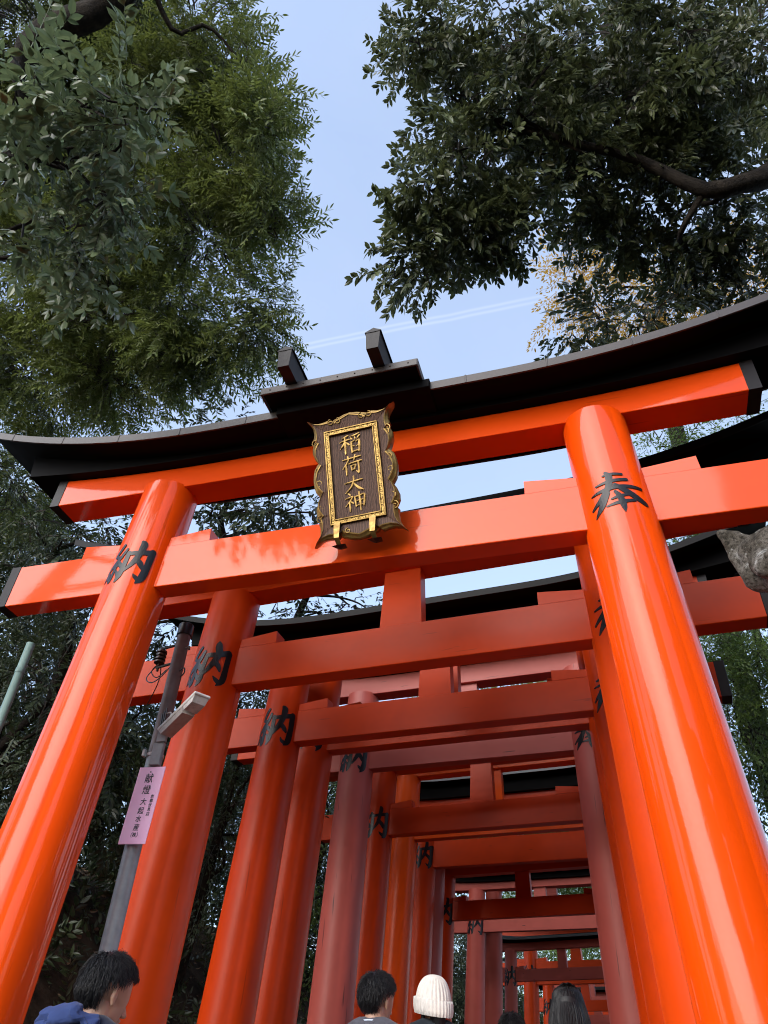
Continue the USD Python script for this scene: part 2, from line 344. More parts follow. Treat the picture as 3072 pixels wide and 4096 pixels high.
NAVY = cloth('navy_cloth', (.010, .014, .032))
BLUEHOOD = cloth('blue_hood_cloth', (.022, .040, .13))
GREYCLOTH = cloth('grey_jacket_cloth', (.075, .075, .095))
DARKTEAL = cloth('charcoal_coat_cloth', (.030, .040, .050))
WOOL = cloth('cream_wool', (.70, .67, .62))
DARKCLOTH = cloth('dark_cloth', (.015, .015, .018))
WHITECLOTH = plain('pale_collar_cloth', (.45, .52, .65), .8)
REDCLOTH = plain('red_bib_cloth', (.55, .02, .07), .8)
GLYPHS = {
    '献': '00120019231923290229029810981037443744903590379848975294599968847562818288949298989290818672815678389738972978297800690069295429543869386942656860815293522931293119541954113111310023002311|7908892696238605|11691176237623933194317644764469316931614261425434544039343728542154255226502038143921541254126123612369',
    '燈': '29413547424249335037783778328641944699409235872998219820921582237917900884037611730171006502701776295329581761055804370437115212482139153419342043293637|4143416875686786558658855883536945715086328631949794968676868471766887688743/4950795079614961|00910597079614831870298534803378206121432644342328202239210014011449136009760584|00470148065009371025092205210336',
    '京': '01140122942294145514460038024414|67728696939187837468|146243624390429125912592289941994898519552925262826282311430/2338723873542354|009007951984277119681279',
    '都': '619669966913871375428349865489628969887284747374758285839082947997759862965691478441990993056105|00580564136013962196219044904494529452482948373957395731443152195905510345154412311131002300231107120719231923310231023926391449/2156445544652165/2172447244822182/3119421934313131',
    '伏': '289236974589567464557275808792979991867979697255684168399839983167316600580058313031303957395742545548714180|7407862693228003|0042055106511539159724972424311234022600221015240735',
    '見': '00880595209026873281367339625562568659926594899495929886997592719082888668866584656283628300150015613062267421791284/2444744375542454/2418240875087518/2436242675267536',
    '店': '00940899158119551921992199136212550047025212101309660681|2898369837938193819890989059615960459545953761376024522451582859/3767816781853785',
    '大': '00920799159526873972456149485866688181939299989185837473645957409740973152315400450043310231024041404141365627721484',
    '起': '009307981090137718832488329241939694998548863985328332624962495532543240504050323132312048194812311231002300221205120519222022320232023924402478197215631648084706740387|530553138413843454345470567658786280898092799675986191579058906988726572637063418441844492439205',
    '水': '2988329846975294548754456664828093879980997992758369735966508333902582207134624254265300450045874488|00800787217427653353392934270327043629362937245116660776',
    '産': '196419662669335952595269286928765277528919892097959695896189617686768669616961598959895261526143524352523752404432422754|0093079912891769184195419533713278227821711892189211571149004203461108110818281826213332103308700584/42303418681961333933',
    '株': '006604751164174817962596264333573851395358535462477240793384389142895279636164967296726084809390998486707753965396457245722792279220721972006400631954195606480545223739454351276327644539453851263126283928392026202600170017200220022816290853',
}


# ------------------------------------------------------------------ lettering
def stroke_union(strokes, grow=1.28, vary=None):
    """Brush strokes (x, y, half width), y down in a box of 100, as one outline; y up and 0..1 afterwards."""
    shapes = []
    r = np.random.default_rng(vary or 0)
    for st in strokes:
        st = np.array(st, float)
        if vary:
            st = st + np.c_[r.normal(0, 1.1, (len(st), 2)) + r.normal(0, 1.0, 2), np.zeros(len(st))]; st[:, 2] *= r.uniform(.85, 1.18)
        p = curve(st, 6 * len(st))
        c = [Point(x, y).buffer(max(w * grow, .4), 6) for x, y, w in p]
        shapes += [unary_union([a, b]).convex_hull for a, b in zip(c, c[1:])]
    s = unary_union(shapes).simplify(.5)
    from shapely import affinity
    return affinity.affine_transform(s, [.01, 0, 0, -.01, 0, 1])


OFFER = [   # the character for 'dedicate', left posts
    [(26, 8, 3), (20, 20, 3.4), (13, 32, 3), (20, 36, 3), (28, 39, 2)], [(38, 20, 2.5), (28, 40, 3.6), (12, 60, 3.6), (4, 69, 2)], [(10, 61, 3), (24, 57, 3.6), (36, 56, 2.5)], [(29, 49, 2), (35, 58, 3), (37, 63, 2.4)],
    [(24, 58, 3), (22, 78, 3.6), (19, 92, 4.2), (17, 97, 1)], [(9, 72, 2.5), (4, 84, 3.6), (2, 90, 2)], [(13, 76, 2), (12, 84, 3), (12, 88, 2)], [(30, 72, 2.2), (35, 80, 3.4), (36, 84, 2)],
    [(45, 30, 4), (44, 60, 4.4), (41, 84, 5), (36, 98, 1.5)], [(46, 32, 3.6), (70, 29, 4), (94, 24, 5)], [(93, 24, 6), (92, 55, 5.4), (89, 84, 6.2), (80, 99, 1)], [(86, 92, 4), (76, 86, 3), (70, 80, 1)],
    [(66, 2, 2.2), (71, 9, 5.5), (69, 30, 5), (62, 52, 4.6), (48, 74, 1.6)], [(67, 45, 3.6), (78, 56, 4.6), (84, 66, 2)]]
DEDICATE = [   # its fellow, right posts
    [(37, 8, 2), (50, 7, 3.4), (66, 9, 3)], [(22, 27, 2), (45, 24, 3.8), (72, 22, 3.4)], [(10, 45, 1.5), (30, 42, 4), (60, 39, 4.6), (94, 40, 3.6)],
    [(42, 2, 3), (46, 12, 6), (42, 34, 5.4), (28, 58, 5.2), (6, 76, 2.2)], [(38, 50, 4), (24, 76, 6), (9, 97, 1)], [(52, 34, 4), (70, 54, 6.4), (92, 74, 6), (99, 79, 1)],
    [(42, 66, 2), (54, 62, 3.4), (68, 59, 3)], [(32, 80, 2), (54, 76, 4), (76, 72, 3.4)], [(50, 50, 3), (55, 62, 5), (57, 82, 5.4), (57, 99, 1)]]
PLAQUE_CHARS = [stroke_union(s, 1.42) for s in (
    [[(42, 4, 2), (28, 11, 3), (12, 15, 1.2)], [(2, 34, 1.4), (24, 29, 2.6), (46, 26, 2.6)], [(27, 12, 2.2), (27, 55, 3), (26, 97, 2.6)], [(26, 34, 2.4), (16, 52, 2.6), (2, 68, 1)], [(29, 38, 1.6), (38, 46, 2.8), (45, 54, 2.4)],
     [(93, 3, 2.2), (74, 9, 2.6), (52, 12, 1.4)], [(54, 19, 1.6), (58, 27, 2.8)], [(72, 17, 1.4), (74, 26, 2.6)], [(96, 13, 2.4), (88, 22, 2.2), (84, 29, 1.2)],
     [(56, 42, 2.4), (55, 70, 2.8), (57, 95, 2.8)], [(56, 43, 2), (64, 39, 2.2), (71, 36, 1.8)], [(57, 66, 1.8), (66, 64, 2.2)], [(78, 41, 2), (92, 38, 2.8), (91, 70, 2.8), (89, 94, 2.8)], [(79, 66, 1.8), (90, 63, 2)], [(57, 93, 2.2), (74, 90, 2.4), (90, 90, 2.4)]],
    [[(6, 18, 1.6), (45, 15, 2.8), (95, 11, 2.6)], [(32, 3, 2.4), (34, 16, 2.8), (34, 27, 1.6)], [(69, 1, 2.4), (66, 14, 2.8), (62, 27, 1.4)], [(31, 28, 2.4), (20, 46, 2.8), (3, 64, 1)], [(20, 48, 2.4), (21, 74, 3), (20, 98, 2.2)],
     [(35, 42, 1.6), (66, 38, 2.8), (98, 35, 2.6)], [(45, 54, 2.2), (47, 66, 2.6), (48, 78, 2)], [(46, 55, 1.8), (66, 52, 2.6), (65, 64, 2.4), (63, 74, 1.8)], [(48, 76, 1.8), (63, 74, 2)], [(82, 38, 2.4), (84, 66, 3), (82, 94, 3.2), (77, 92, 2), (70, 85, 1)]],
    [[(6, 38, 1.6), (48, 33, 3), (94, 28, 2.8)], [(52, 3, 2.6), (52, 28, 3.4), (40, 60, 3.2), (24, 80, 2.6), (5, 97, 1)], [(50, 42, 2), (66, 66, 3.8), (84, 84, 4.4), (98, 92, 1.2)]],
    [[(20, 2, 1.6), (27, 8, 2.8), (30, 13, 2)], [(6, 28, 1.8), (24, 25, 2.6), (40, 22, 2.6), (26, 46, 2.6), (4, 68, 1)], [(24, 46, 2.4), (25, 72, 2.8), (24, 97, 2)], [(30, 47, 1.6), (38, 53, 2.6), (42, 59, 2)],
     [(50, 25, 2.2), (52, 48, 2.8), (54, 76, 2.2)], [(51, 25, 2), (74, 21, 2.6), (96, 18, 2.8), (95, 46, 2.8), (91, 76, 2.4)], [(53, 48, 1.8), (92, 44, 2)], [(54, 73, 1.8), (91, 70, 2)], [(72, 2, 2.6), (74, 50, 3), (75, 99, 1.8)]])]


def glyph(ch):
    ps = []
    for g in GLYPHS[ch].split('|'):
        rings = [[(int(r[i:i + 2]) / 100, 1 - int(r[i + 2:i + 4]) / 100) for i in range(0, len(r), 4)] for r in g.split('/')]
        ps.append(Polygon(rings[0], rings[1:]).buffer(0))
    return unary_union(ps)


def polys(shape):
    return [g for g in getattr(shape, 'geoms', [shape]) if g.geom_type == 'Polygon' and g.area > 1e-7]


def extruded(shape, depth):
    return cat([trimesh.creation.extrude_polygon(g, depth, engine='earcut') for g in polys(shape)])


def wrapped(shape, w, h, r, depth, place, strips=22):
    """The outline, w wide and h tall, laid round an upright cylinder of radius r; place(angle, radius, z) gives the point."""
    from shapely import affinity
    s = affinity.scale(affinity.translate(shape, -.5, -.5), w, h, origin=(0, 0))
    V, F = [], []

    def add(v, f):
        F.append(np.asarray(f) + sum(len(x) for x in V)); V.append(v)
    x0, _, x1, _ = s.bounds
    for k in range(strips):
        cut = s.intersection(sbox(x0 + (x1 - x0) * k / strips, -9, x0 + (x1 - x0) * (k + 1) / strips, 9))
        for g in polys(cut):
            v, f = trimesh.creation.triangulate_polygon(g, engine='earcut')
            add(place(v[:, 0] / r, r + depth, v[:, 1]), f)
    for g in polys(s):
        for ring in [g.exterior, *g.interiors]:
            p = np.array(ring.segmentize(.02).coords)[:-1]; n = len(p)
            add(np.vstack([place(p[:, 0] / r, r - .004, p[:, 1]), place(p[:, 0] / r, r + depth, p[:, 1])]), quads(np.arange(2 * n).reshape(2, n), close_v=True))
    m = trimesh.Trimesh(np.vstack(V), np.vstack(F), process=False)
    return m


# ------------------------------------------------------------------ the gates
def rise(x, a, knee, end):
    return a * (np.maximum(np.abs(x) - knee, 0) / (end - knee)) ** 2.2


GATES = []


def gate(label, y, yaw, xl, xr, zb, zt, r, szb, szt, tone, tn=None, base=0.3, rz=0.0, chars=True, sign=False, strut=True, wedge=1.0, strut_w=.30, cap=True, over=1.0, char_size=.40, roof=True, roof_mat=None, lean=.05, group='vermilion gates along the path', char_label=True):
    """A gate: two leaning posts, a tie beam with wedges, a strut, a lintel and a black roof beam. y is where the front of the tie beam meets x = -1.45."""
    th = math.radians(yaw); n = np.array([math.sin(th), math.cos(th), 0]); e = np.array([math.cos(th), -math.sin(th), 0])
    P = np.array([-1.45, y, 0])
    A = P + e * (xl - P[0]) / e[0]; B = P + e * (xr - P[0]) / e[0]
    tn = tn or .35 * r
    half = np.linalg.norm(B - A) / 2 + math.sqrt(r * r - tn * tn)
    O = (A + B) / 2 + n * tn
    k = r / .226
    t = thing('torii_gate', label, 'gate', group, loc=O)
    W = lambda v: O + np.outer(v[:, 0], e) + np.outer(v[:, 1], n) + np.outer(v[:, 2], [0, 0, 1])
    put = lambda m: moved(m, W)
    up, lv = PAINTS[tone, 'z'], PAINTS[tone, 'x']
    lean_of = lambda s, z: s * (half - lean * (z - zb))
    # posts
    cap_end = .055 * k
    for s in (-1, 1):
        zs = np.linspace(base, szb + .02, 14); a = np.arange(72) * 2 * PI / 72
        rings = [np.stack([lean_of(s, z) + (r + .009 * (zb - z)) * np.cos(a), (r + .009 * (zb - z)) * np.sin(a), np.full(72, z)], -1) for z in zs]
        post = part(t, 'post', put(loft(rings)), up, 40)
        if chars:
            zc = (zb + zt) / 2 - .03 * k
            ctr = [0]
            turn_ = .14 if s < 0 else -.02
            pl = lambda ang, rad, z: W(np.stack([lean_of(s, z + zc) + (rad + .009 * (zb - zc)) * np.sin(ang + turn_), -(rad + .009 * (zb - zc)) * np.cos(ang + turn_), z + zc], -1))
            sh, w, h = (stroke_union(OFFER, 1.28, len(GATES)), char_size * .95, char_size) if s < 0 else (stroke_union(DEDICATE, .95, len(GATES)), char_size * 1.04, char_size * .92)
            part(post, 'character', wrapped(sh, w, h, r, .005, pl), INK, False)
    # tie beam
    lim = half + (.86 * k + .12) * over
    end_slant = .06 * k
    beam = part(t, 'tie_beam', put(bbox((-lim, -tn, zb), (lim, tn, zt))), lv)
    if cap:
        for s in (-1, 1):
            x0, x1 = sorted((s * (lim - .085 * k), s * (lim + .004)))
            part(beam, 'end_cap', put(bbox((x0, -tn - .004, zb - .004), (x1, tn + .004, zt + .004))), BLACKCAP)
    # wedges
    for s in (-1, 1):
        for side in (-1, 1):
            xp = lean_of(s, zt) + side * (r * .88)
            L = .33 * k * wedge; h0, h1 = .075 * k, .115 * k
            tw = tn * .93
            xs = [xp - side * .02, xp + side * (L + (r * .12))]
            sl = side * .03 * k
            v = np.array([[xs[0], -tw, zt + .003], [xs[1], -tw, zt + .003], [xs[1] - sl * (side > 0) * .3, -tw, zt + h1], [xs[0], -tw, zt + h0]])
            v = np.vstack([v, v + [0, 2 * tw, 0]])
            part(t, 'wedge', put(trimesh.convex.convex_hull(v)), lv)
    if strut:
        w0, w1 = strut_w * k * .5, strut_w * k * .5 * 1.14
        tw = tn * .8
        v = np.array([[-w1, -tw, zt + .002], [w1, -tw, zt + .002], [w0, -tw, szb + .01], [-w0, -tw, szb + .01]])
        part(t, 'strut', put(trimesh.convex.convex_hull(np.vstack([v, v + [0, 2 * tw, 0]]))), lv)
    # lintel, bent upwards at its ends
    ts = tn * 1.48
    llim = half + 1.0 * k
    xs = np.concatenate([np.linspace(-llim, -.8, 14), np.linspace(.8, llim, 14)])
    A_ = .42 * k; knee, end = 1.0 * half / 1.78, half + 1.62 * k
    rings = []
    for x in xs:
        zb_, zt_ = szb + .10 * rise(x, A_, knee, end), szt + .42 * rise(x, A_, knee, end)
        xt = x * (1 + .012 * (abs(x) > llim - .01))
        b = .004
        rings.append([[x, -ts + b, zb_], [x, ts - b, zb_], [x, ts, zb_ + b], [xt, ts, zt_ - b], [xt, ts - b, zt_], [xt, -ts + b, zt_], [xt, -ts, zt_ - b], [x, -ts, zb_ + b]])
    lintel = part(t, 'lintel', put(loft(rings)), lv)
    for s in (-1, 1):
        rr = []
        for x in (s * (llim - .05 * k), s * (llim + .035 * k)):
            zb_, zt_ = szb + .10 * rise(x, A_, knee, end) - .004, szt + .42 * rise(x, A_, knee, end) - .002
            rr.append([[x, -ts - .004, zb_], [x, ts + .004, zb_], [x, ts + .004, zt_], [x, -ts - .004, zt_]])
        part(lintel, 'end_cap', put(loft(rr)), BLACKCAP)
    # black roof beam with its eaves
    if roof:
        lift = lambda x: rise(x, A_, knee, end)
        kl = half + 1.36 * k
        xs = np.linspace(-kl, kl, 41); rings = []
        for x in xs:
            z0 = szt + .42 * lift(x) + .003; z1 = szt + .062 * k + rz + lift(x)
            c = .20 * k
            rings.append([[x * .985, -c, z0], [x * .985, c, z0], [x, c, z1], [x, -c, z1]])
        roof_ = part(t, 'roof_beam', put(loft(rings)), BLACK)
        kl = half + 1.72 * k
        xs = np.linspace(-kl, kl, 49); rings = []
        for x in xs:
            z = szt + rz + lift(x); c = .41 * k
            sl = 1 + .01 * 0
            rings.append([[x * .99, -c, z + .048 * k], [x * .992, -.18 * k, z + .058 * k], [x * .992, .18 * k, z + .058 * k], [x * .99, c, z + .048 * k], [x, c, z + .118 * k], [x, 0, z + .23 * k], [x, -c, z + .118 * k]])
        eave = part(t, 'eaves', put(loft(rings)), BLACK)
        for s in (-1, 1):
            rings = []
            for x in xs:
                z = szt + rz + lift(x); c = s * .41 * k; hi = .122 * k + (.05 if rz else 0)
                y0, y1 = c + s * .002, c + s * .016
                rings.append([[x, y0, z + .046 * k], [x, y1, z + .046 * k], [x * 1.004, y1, z + hi], [x * 1.004, y0, z + hi]])
            part(eave, 'fascia', put(loft(rings)), roof_mat or DARKFASCIA)
            if roof_mat is FASCIA and s < 0:
                for x in np.arange(-3.2, 3.3, .58):
                    z = szt + rz + float(lift(np.array(x)))
                    part(eave, 'sheet_seam', put(bbox((x - .006, c - .020, z + .044 * k), (x + .006, c - .012, z + hi + .004), .002)), FASCIA)
    GATES.append((O, e, n, half))
    return t, O, W


# ------------------------------------------------------------------ ground
def hgt(x, y):
    """Height of the ground: a level forecourt, a low flight of steps up to the path, a steep wooded bank on the left, a gentler one on the right."""
    x, y = np.asarray(x, float), np.asarray(y, float)
    h = .36 * np.clip((y + 1.0) / 1.4, 0, 1) + .012 * np.clip(y, 0, 60)
    edge = -2.35 - .1 * np.clip(-y, 0, 3)
    left = np.clip(edge - x, 0, 60)
    side = np.clip((y + 3.5) / 3.0, 0, 1)
    bank = side * np.minimum(left * 1.15, 2.4 + .32 * left)
    right = np.clip(x - 3.0, 0, 60)
    bank2 = side * np.minimum(right * .35, 1.2 + .15 * right)
    b = np.minimum(bank + bank2, 11)
    p = np.stack([x * .9, y * .9, 0 * x], -1).reshape(-1, 3)
    nz = meshkit.fbm(p, 4).reshape(x.shape) - .5
    return h + b + nz * .28 * np.clip((left + right) * 1.5, 0, 1)


gx = np.unique(np.concatenate([np.linspace(-9, 9, 91), -9 - np.geomspace(.5, 260, 22), 9 + np.geomspace(.5, 260, 22)]))
gy = np.unique(np.concatenate([np.linspace(-8, 26, 150), -8 - np.geomspace(.5, 260, 22), 26 + np.geomspace(.5, 260, 22)]))
GX, GY = np.meshgrid(gx, gy, indexing='ij')
ground = part(None, 'ground', (np.stack([GX, GY, hgt(GX, GY) - .02], -1).reshape(-1, 3), quads(np.arange(GX.size).reshape(GX.shape))), SOIL, True)
tag(ground, 'dark soil bank littered with leaves rising behind the posts', kind='structure')
pv = []
path = thing('path', 'grey stone path and low steps running through the gates', None, kind='structure')
stepz = [(-8.0, -1.0, 0.0), (-1.0, -.6, .12), (-.6, -.2, .24), (-.2, 26, .36)]
for y0, y1, z in stepz:
    ys = np.arange(y0, min(y1, 26), .6) if y1 - y0 > 1 else [y0]
    for yy in ys:
        d = min(.6, y1 - yy) if y1 - y0 > 1 else y1 - y0
        for xx in np.arange(-1.35, 1.34, .9):
            zt = z + .012 * max(yy, 0) + rng.uniform(0, .004)
            part(path, 'paving_slab', bbox((xx + .006, yy + .006, zt - .25), (xx + .894, yy + d - .006, zt + .02), .008), PAVING)

# ------------------------------------------------------------------ gates
g1, O1, W1 = gate('big glossy vermilion gate in front carrying the gilded plaque', -.085, 0, -1.545, 1.545, 4.357, 4.726, .226, 5.295, 5.508, 'gloss', tn=.0794, base=.1, strut=False, lean=.0644, char_size=.37, over=1.2, roof_mat=FASCIA)
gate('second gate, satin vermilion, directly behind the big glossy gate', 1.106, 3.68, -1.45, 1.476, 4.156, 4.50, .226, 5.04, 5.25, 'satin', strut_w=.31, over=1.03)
gate('third gate, vermilion darkened for shade, its tie beam across the upper tunnel', 2.473, 4.44, -1.45, 1.393, 4.231, 4.545, .205, 5.12, 5.31, 'deep', strut_w=.31)
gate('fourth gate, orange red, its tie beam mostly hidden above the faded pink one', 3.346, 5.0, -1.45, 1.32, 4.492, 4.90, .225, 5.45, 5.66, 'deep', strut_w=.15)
gate('faded pinkish gate with cracked paint, fifth from the front', 4.798, 4.6, -1.45, 1.072, 4.838, 5.16, .215, 5.83, 6.07, 'faded', lean=.03)
gate('shade darkened vermilion gate just behind the faded pinkish one', 5.762, 7.36, -1.45, 1.074, 4.331, 4.655, .20, 5.16, 5.35, 'deep', strut_w=.31)
gate('vermilion gate with an orange strut, seventh from the front', 6.98, 7.36, -1.43, 1.05, 4.62, 4.97, .19, 5.52, 5.70, 'orange', strut_w=.19, chars=False)
gate('shade darkened vermilion gate under the grey edged roof, middle of the tunnel', 8.215, 7.36, -1.45, .997, 4.565, 4.95, .185, 5.40, 5.58, 'deep', roof_mat=ROOFSHEET, rz=.17)
gate('lighter gate glimpsed through the gap above the middle tie beam', 8.95, 8.5, -1.46, 1.0, 4.78, 5.08, .18, 5.62, 5.80, 'faded', chars=False)
gate('low shade darkened vermilion gate with a wide strut, deep in the tunnel', 9.596, 10.74, -1.45, 1.0, 4.105, 4.387, .16, 4.775, 4.92, 'deep', strut_w=.33)
gate('old weathered gate behind the low dark one', 12.454, 8.87, -1.45, .894, 4.467, 4.79, .175, 5.22, 5.35, 'old', rz=.08)
gate('pale cracked gate with pinkish grey posts far along the path', 13.5, 10, -1.27, .95, 4.72, 5.02, .178, 5.45, 5.62, 'old', chars=False)
gate('small old gate far along the path with a black roof across the tunnel', 16.521, 16.27, -1.45, .817, 4.202, 4.443, .145, 4.83, 4.985, 'old', roof_mat=ROOFSHEET)
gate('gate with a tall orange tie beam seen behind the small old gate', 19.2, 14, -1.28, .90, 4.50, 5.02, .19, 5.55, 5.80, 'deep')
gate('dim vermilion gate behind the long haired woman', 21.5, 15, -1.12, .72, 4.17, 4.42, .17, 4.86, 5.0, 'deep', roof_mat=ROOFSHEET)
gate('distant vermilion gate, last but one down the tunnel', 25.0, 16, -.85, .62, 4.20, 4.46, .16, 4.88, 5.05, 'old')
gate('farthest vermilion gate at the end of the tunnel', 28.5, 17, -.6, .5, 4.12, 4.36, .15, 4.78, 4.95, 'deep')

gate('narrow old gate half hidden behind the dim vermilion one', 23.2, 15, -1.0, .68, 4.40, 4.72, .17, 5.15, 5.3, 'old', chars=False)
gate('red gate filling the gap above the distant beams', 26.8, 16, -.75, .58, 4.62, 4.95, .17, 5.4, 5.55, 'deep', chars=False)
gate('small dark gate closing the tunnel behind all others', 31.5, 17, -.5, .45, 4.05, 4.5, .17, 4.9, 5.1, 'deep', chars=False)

# the small roof over the plaque, fixed to the big gate
zr = 5.70
canopy = part(g1, 'canopy', bbox((-.66, -.605, 5.632), (.535, -.06, 5.672), .004), BLACK)
for y0, y1, z0, z1, x0, x1 in ((-.622, -.607, 5.622, 5.692, -.672, .545), (-.62, -.06, 5.622, 5.692, .537, .551), (-.62, -.06, 5.622, 5.692, -.678, -.664)):
    part(canopy, 'fascia', bbox((x0, y0, z0), (x1, y1, z1), .003), FASCIA)
part(canopy, 'lower_board', bbox((-.60, -.47, 5.545), (.60, -.06, 5.630), .004), BLACK)
for k in range(9):
    part(canopy, 'nail_head', moved(trimesh.creation.icosphere(1, .006), lambda v: v + [-.6 + k * .135, -.623, 5.657]), FASCIA)
prof = np.array([[-.042, 0], [.042, 0], [.05, .165], [0, .20], [-.05, .165]])
for xc, tw in ((-.425, 0), (.262, 0)):
    rings = [[[xc + a * (1 + .06 * (yy < -.7)), yy + (.0 if b < .1 else -.012), 5.674 + b * (.9 if yy > -.3 else 1)] for a, b in prof] for yy in (-.80, -.78, -.1)]
    part(canopy, 'ridge_log', loft(rings), BLACKCAP)
    top = [[[xc - .062, yy, 5.674 + .168], [xc + .062, yy, 5.674 + .168], [xc + .062, yy, 5.674 + .176], [xc, yy, 5.674 + .214], [xc - .062, yy, 5.674 + .176]] for yy in (-.815, -.1)]
    part(canopy, 'log_cap', loft(top), BLACKCAP)

# ------------------------------------------------------------------ the plaque
plaque = thing('shrine_plaque', 'brown wooden plaque with scalloped gilded frame and four gold characters', 'plaque', loc=(.068, -.44, 4.85))
_b, _t = np.array([.095, -.285, 4.388]), np.array([.042, -.60, 5.308])
PV = (_t - _b); PH = np.linalg.norm(PV); PV /= PH
PU = np.array([1.0, 0, 0]); PU -= PV * (PU @ PV); PU /= np.linalg.norm(PU); PN = np.cross(PU, PV)
PC = (_b + _t) / 2 - PN * .085


def on_plaque(v):
    v = np.asarray(v); return PC + np.outer(v[:, 0], PU) + np.outer(v[:, 1], PV) + np.outer(v[:, 2], PN)


HW, HH = .328, PH / 2
side = np.array([(0, 0), (.04, .030), (.08, .046), (.13, .050), (.165, .042), (.185, .060), (.20, .050), (.235, .032), (.28, .030), (.33, .046), (.365, .066), (.385, .052), (.41, .036), (.45, .026), (.50, .022), (.55, .026), (.59, .036), (.615, .052), (.635, .066),
                 (.67, .046), (.72, .030), (.765, .032), (.80, .050), (.815, .060), (.835, .042), (.87, .050), (.92, .046), (.96, .030)])
topp = np.array([(0, 0), (.06, .028), (.13, .040), (.20, .038), (.25, .030), (.285, .052), (.31, .036), (.36, .026), (.42, .012), (.5, .004), (.58, .012), (.64, .026), (.69, .036), (.715, .052), (.75, .030), (.80, .038), (.87, .040), (.94, .028)])


def rim(inset=0.0):
    out = []
    for (pts, a, b, nrm) in ((topp, (-HW, HH), (HW, HH), (0, -1)), (side, (HW, HH), (HW, -HH), (-1, 0)), (topp, (HW, -HH), (-HW, -HH), (0, 1)), (side, (-HW, -HH), (-HW, HH), (1, 0))):
        a, b, nrm = np.array(a), np.array(b), np.array(nrm)
        dense = []
        for q in range(len(pts)):
            p0 = pts[q]; p1 = pts[q + 1] if q + 1 < len(pts) else np.array([1, 0])
            for u in (0, .5):
                dense.append(p0 + (p1 - p0) * u)
        for s, d in dense:
            out.append(a + (b - a) * s + nrm * d)
    o = np.array(out)
    if inset:
        c = np.sign(o) * 0
        o = o - inset * np.sign(o) * np.minimum(1, np.abs(o) / np.array([.05, .05]))
    return o


o0, o1 = rim(), rim(.031)
n0 = len(o0)
body = loft([np.c_[o0 * .96, np.full(n0, -.02)], np.c_[o0 * .995, np.full(n0, .005)], np.c_[o0, np.full(n0, .036)], np.c_[rim(.006), np.full(n0, .046)], np.c_[rim(.016), np.full(n0, .052)], np.c_[rim(.024), np.full(n0, .064)], np.c_[rim(.030), np.full(n0, .066)], np.c_[rim(.032), np.full(n0, .054)], np.c_[o1 * .9, np.full(n0, .0)]])
part(plaque, 'gilded_frame', moved(body, on_plaque), GOLD, 24)
a0 = np.arctan2(o1[:, 1] / HH, o1[:, 0] / HW)
IW, IH = .192, .352
mx = np.maximum(np.abs(o1[:, 0]) / HW, np.abs(o1[:, 1]) / HH)
inner = np.stack([np.clip(o1[:, 0] / HW / mx, -1, 1) * IW, np.clip(o1[:, 1] / HH / mx, -1, 1) * IH], -1)
tray = trimesh.Trimesh(np.vstack([np.c_[o1, np.full(n0, .061)], np.c_[inner, np.full(n0, .046)]]), quads(np.arange(2 * n0).reshape(2, n0), close_v=True), process=False)
if tray.face_normals[:, 2].mean() < 0: tray.invert()
face = part(plaque, 'wooden_surround', moved(tray, on_plaque), WOOD)
part(plaque, 'panel', moved(bbox((-.16, -.32, .02), (.16, .32, .046), .002), on_plaque), WOOD)


def frame_strip(hw, hh, w, z0, z1):
    return cat([bbox((-hw, hh - w, z0), (hw, hh, z1), .002), bbox((-hw, -hh, z0), (hw, -hh + w, z1), .002), bbox((-hw, -hh + w, z0), (-hw + w, hh - w, z1), .002), bbox((hw - w, -hh + w, z0), (hw, hh - w, z1), .002)])


part(plaque, 'outer_moulding', moved(frame_strip(.198, .358, .010, .04, .064), on_plaque), GOLD)
part(plaque, 'textured_band', moved(frame_strip(.188, .348, .020, .04, .058), on_plaque), GOLDBAND)
part(plaque, 'inner_moulding', moved(frame_strip(.168, .328, .009, .04, .064), on_plaque), GOLD)
for sh, vc, w, h in zip(PLAQUE_CHARS, (.225, .062, -.085, -.215), (.158, .145, .142, .150), (.150, .145, .125, .138)):
    from shapely import affinity
    s2 = affinity.translate(affinity.scale(affinity.translate(sh, -.5, -.5), w, h, origin=(0, 0)), -.012, vc)
    m = extruded(s2, .006); m.apply_translation([0, 0, .046])
    m2 = extruded(s2.buffer(-.0028), .0095); m2.apply_translation([0, 0, .046])
    part(plaque, 'gold_character', moved(cat([m, m2]), on_plaque), GOLD)


def curl(u, v, sx, sy, size=.028):
    t = np.linspace(0, 1, 16); a = t * 1.55 * 2 * PI * .78; r = size * (1 - .72 * t)
    p = np.stack([u + sx * (r * np.sin(a)), v + sy * (r * np.cos(a) - size), np.full(16, .076)], -1)
    q = np.maximum(np.abs(p[:, 0]) / HW, np.abs(p[:, 1]) / HH)
    p[:, 2] = .046 + .015 * np.clip((q - .70) / .22, 0, 1) + .004
    return tube(p, np.linspace(.0055, .0035, 16), 6)


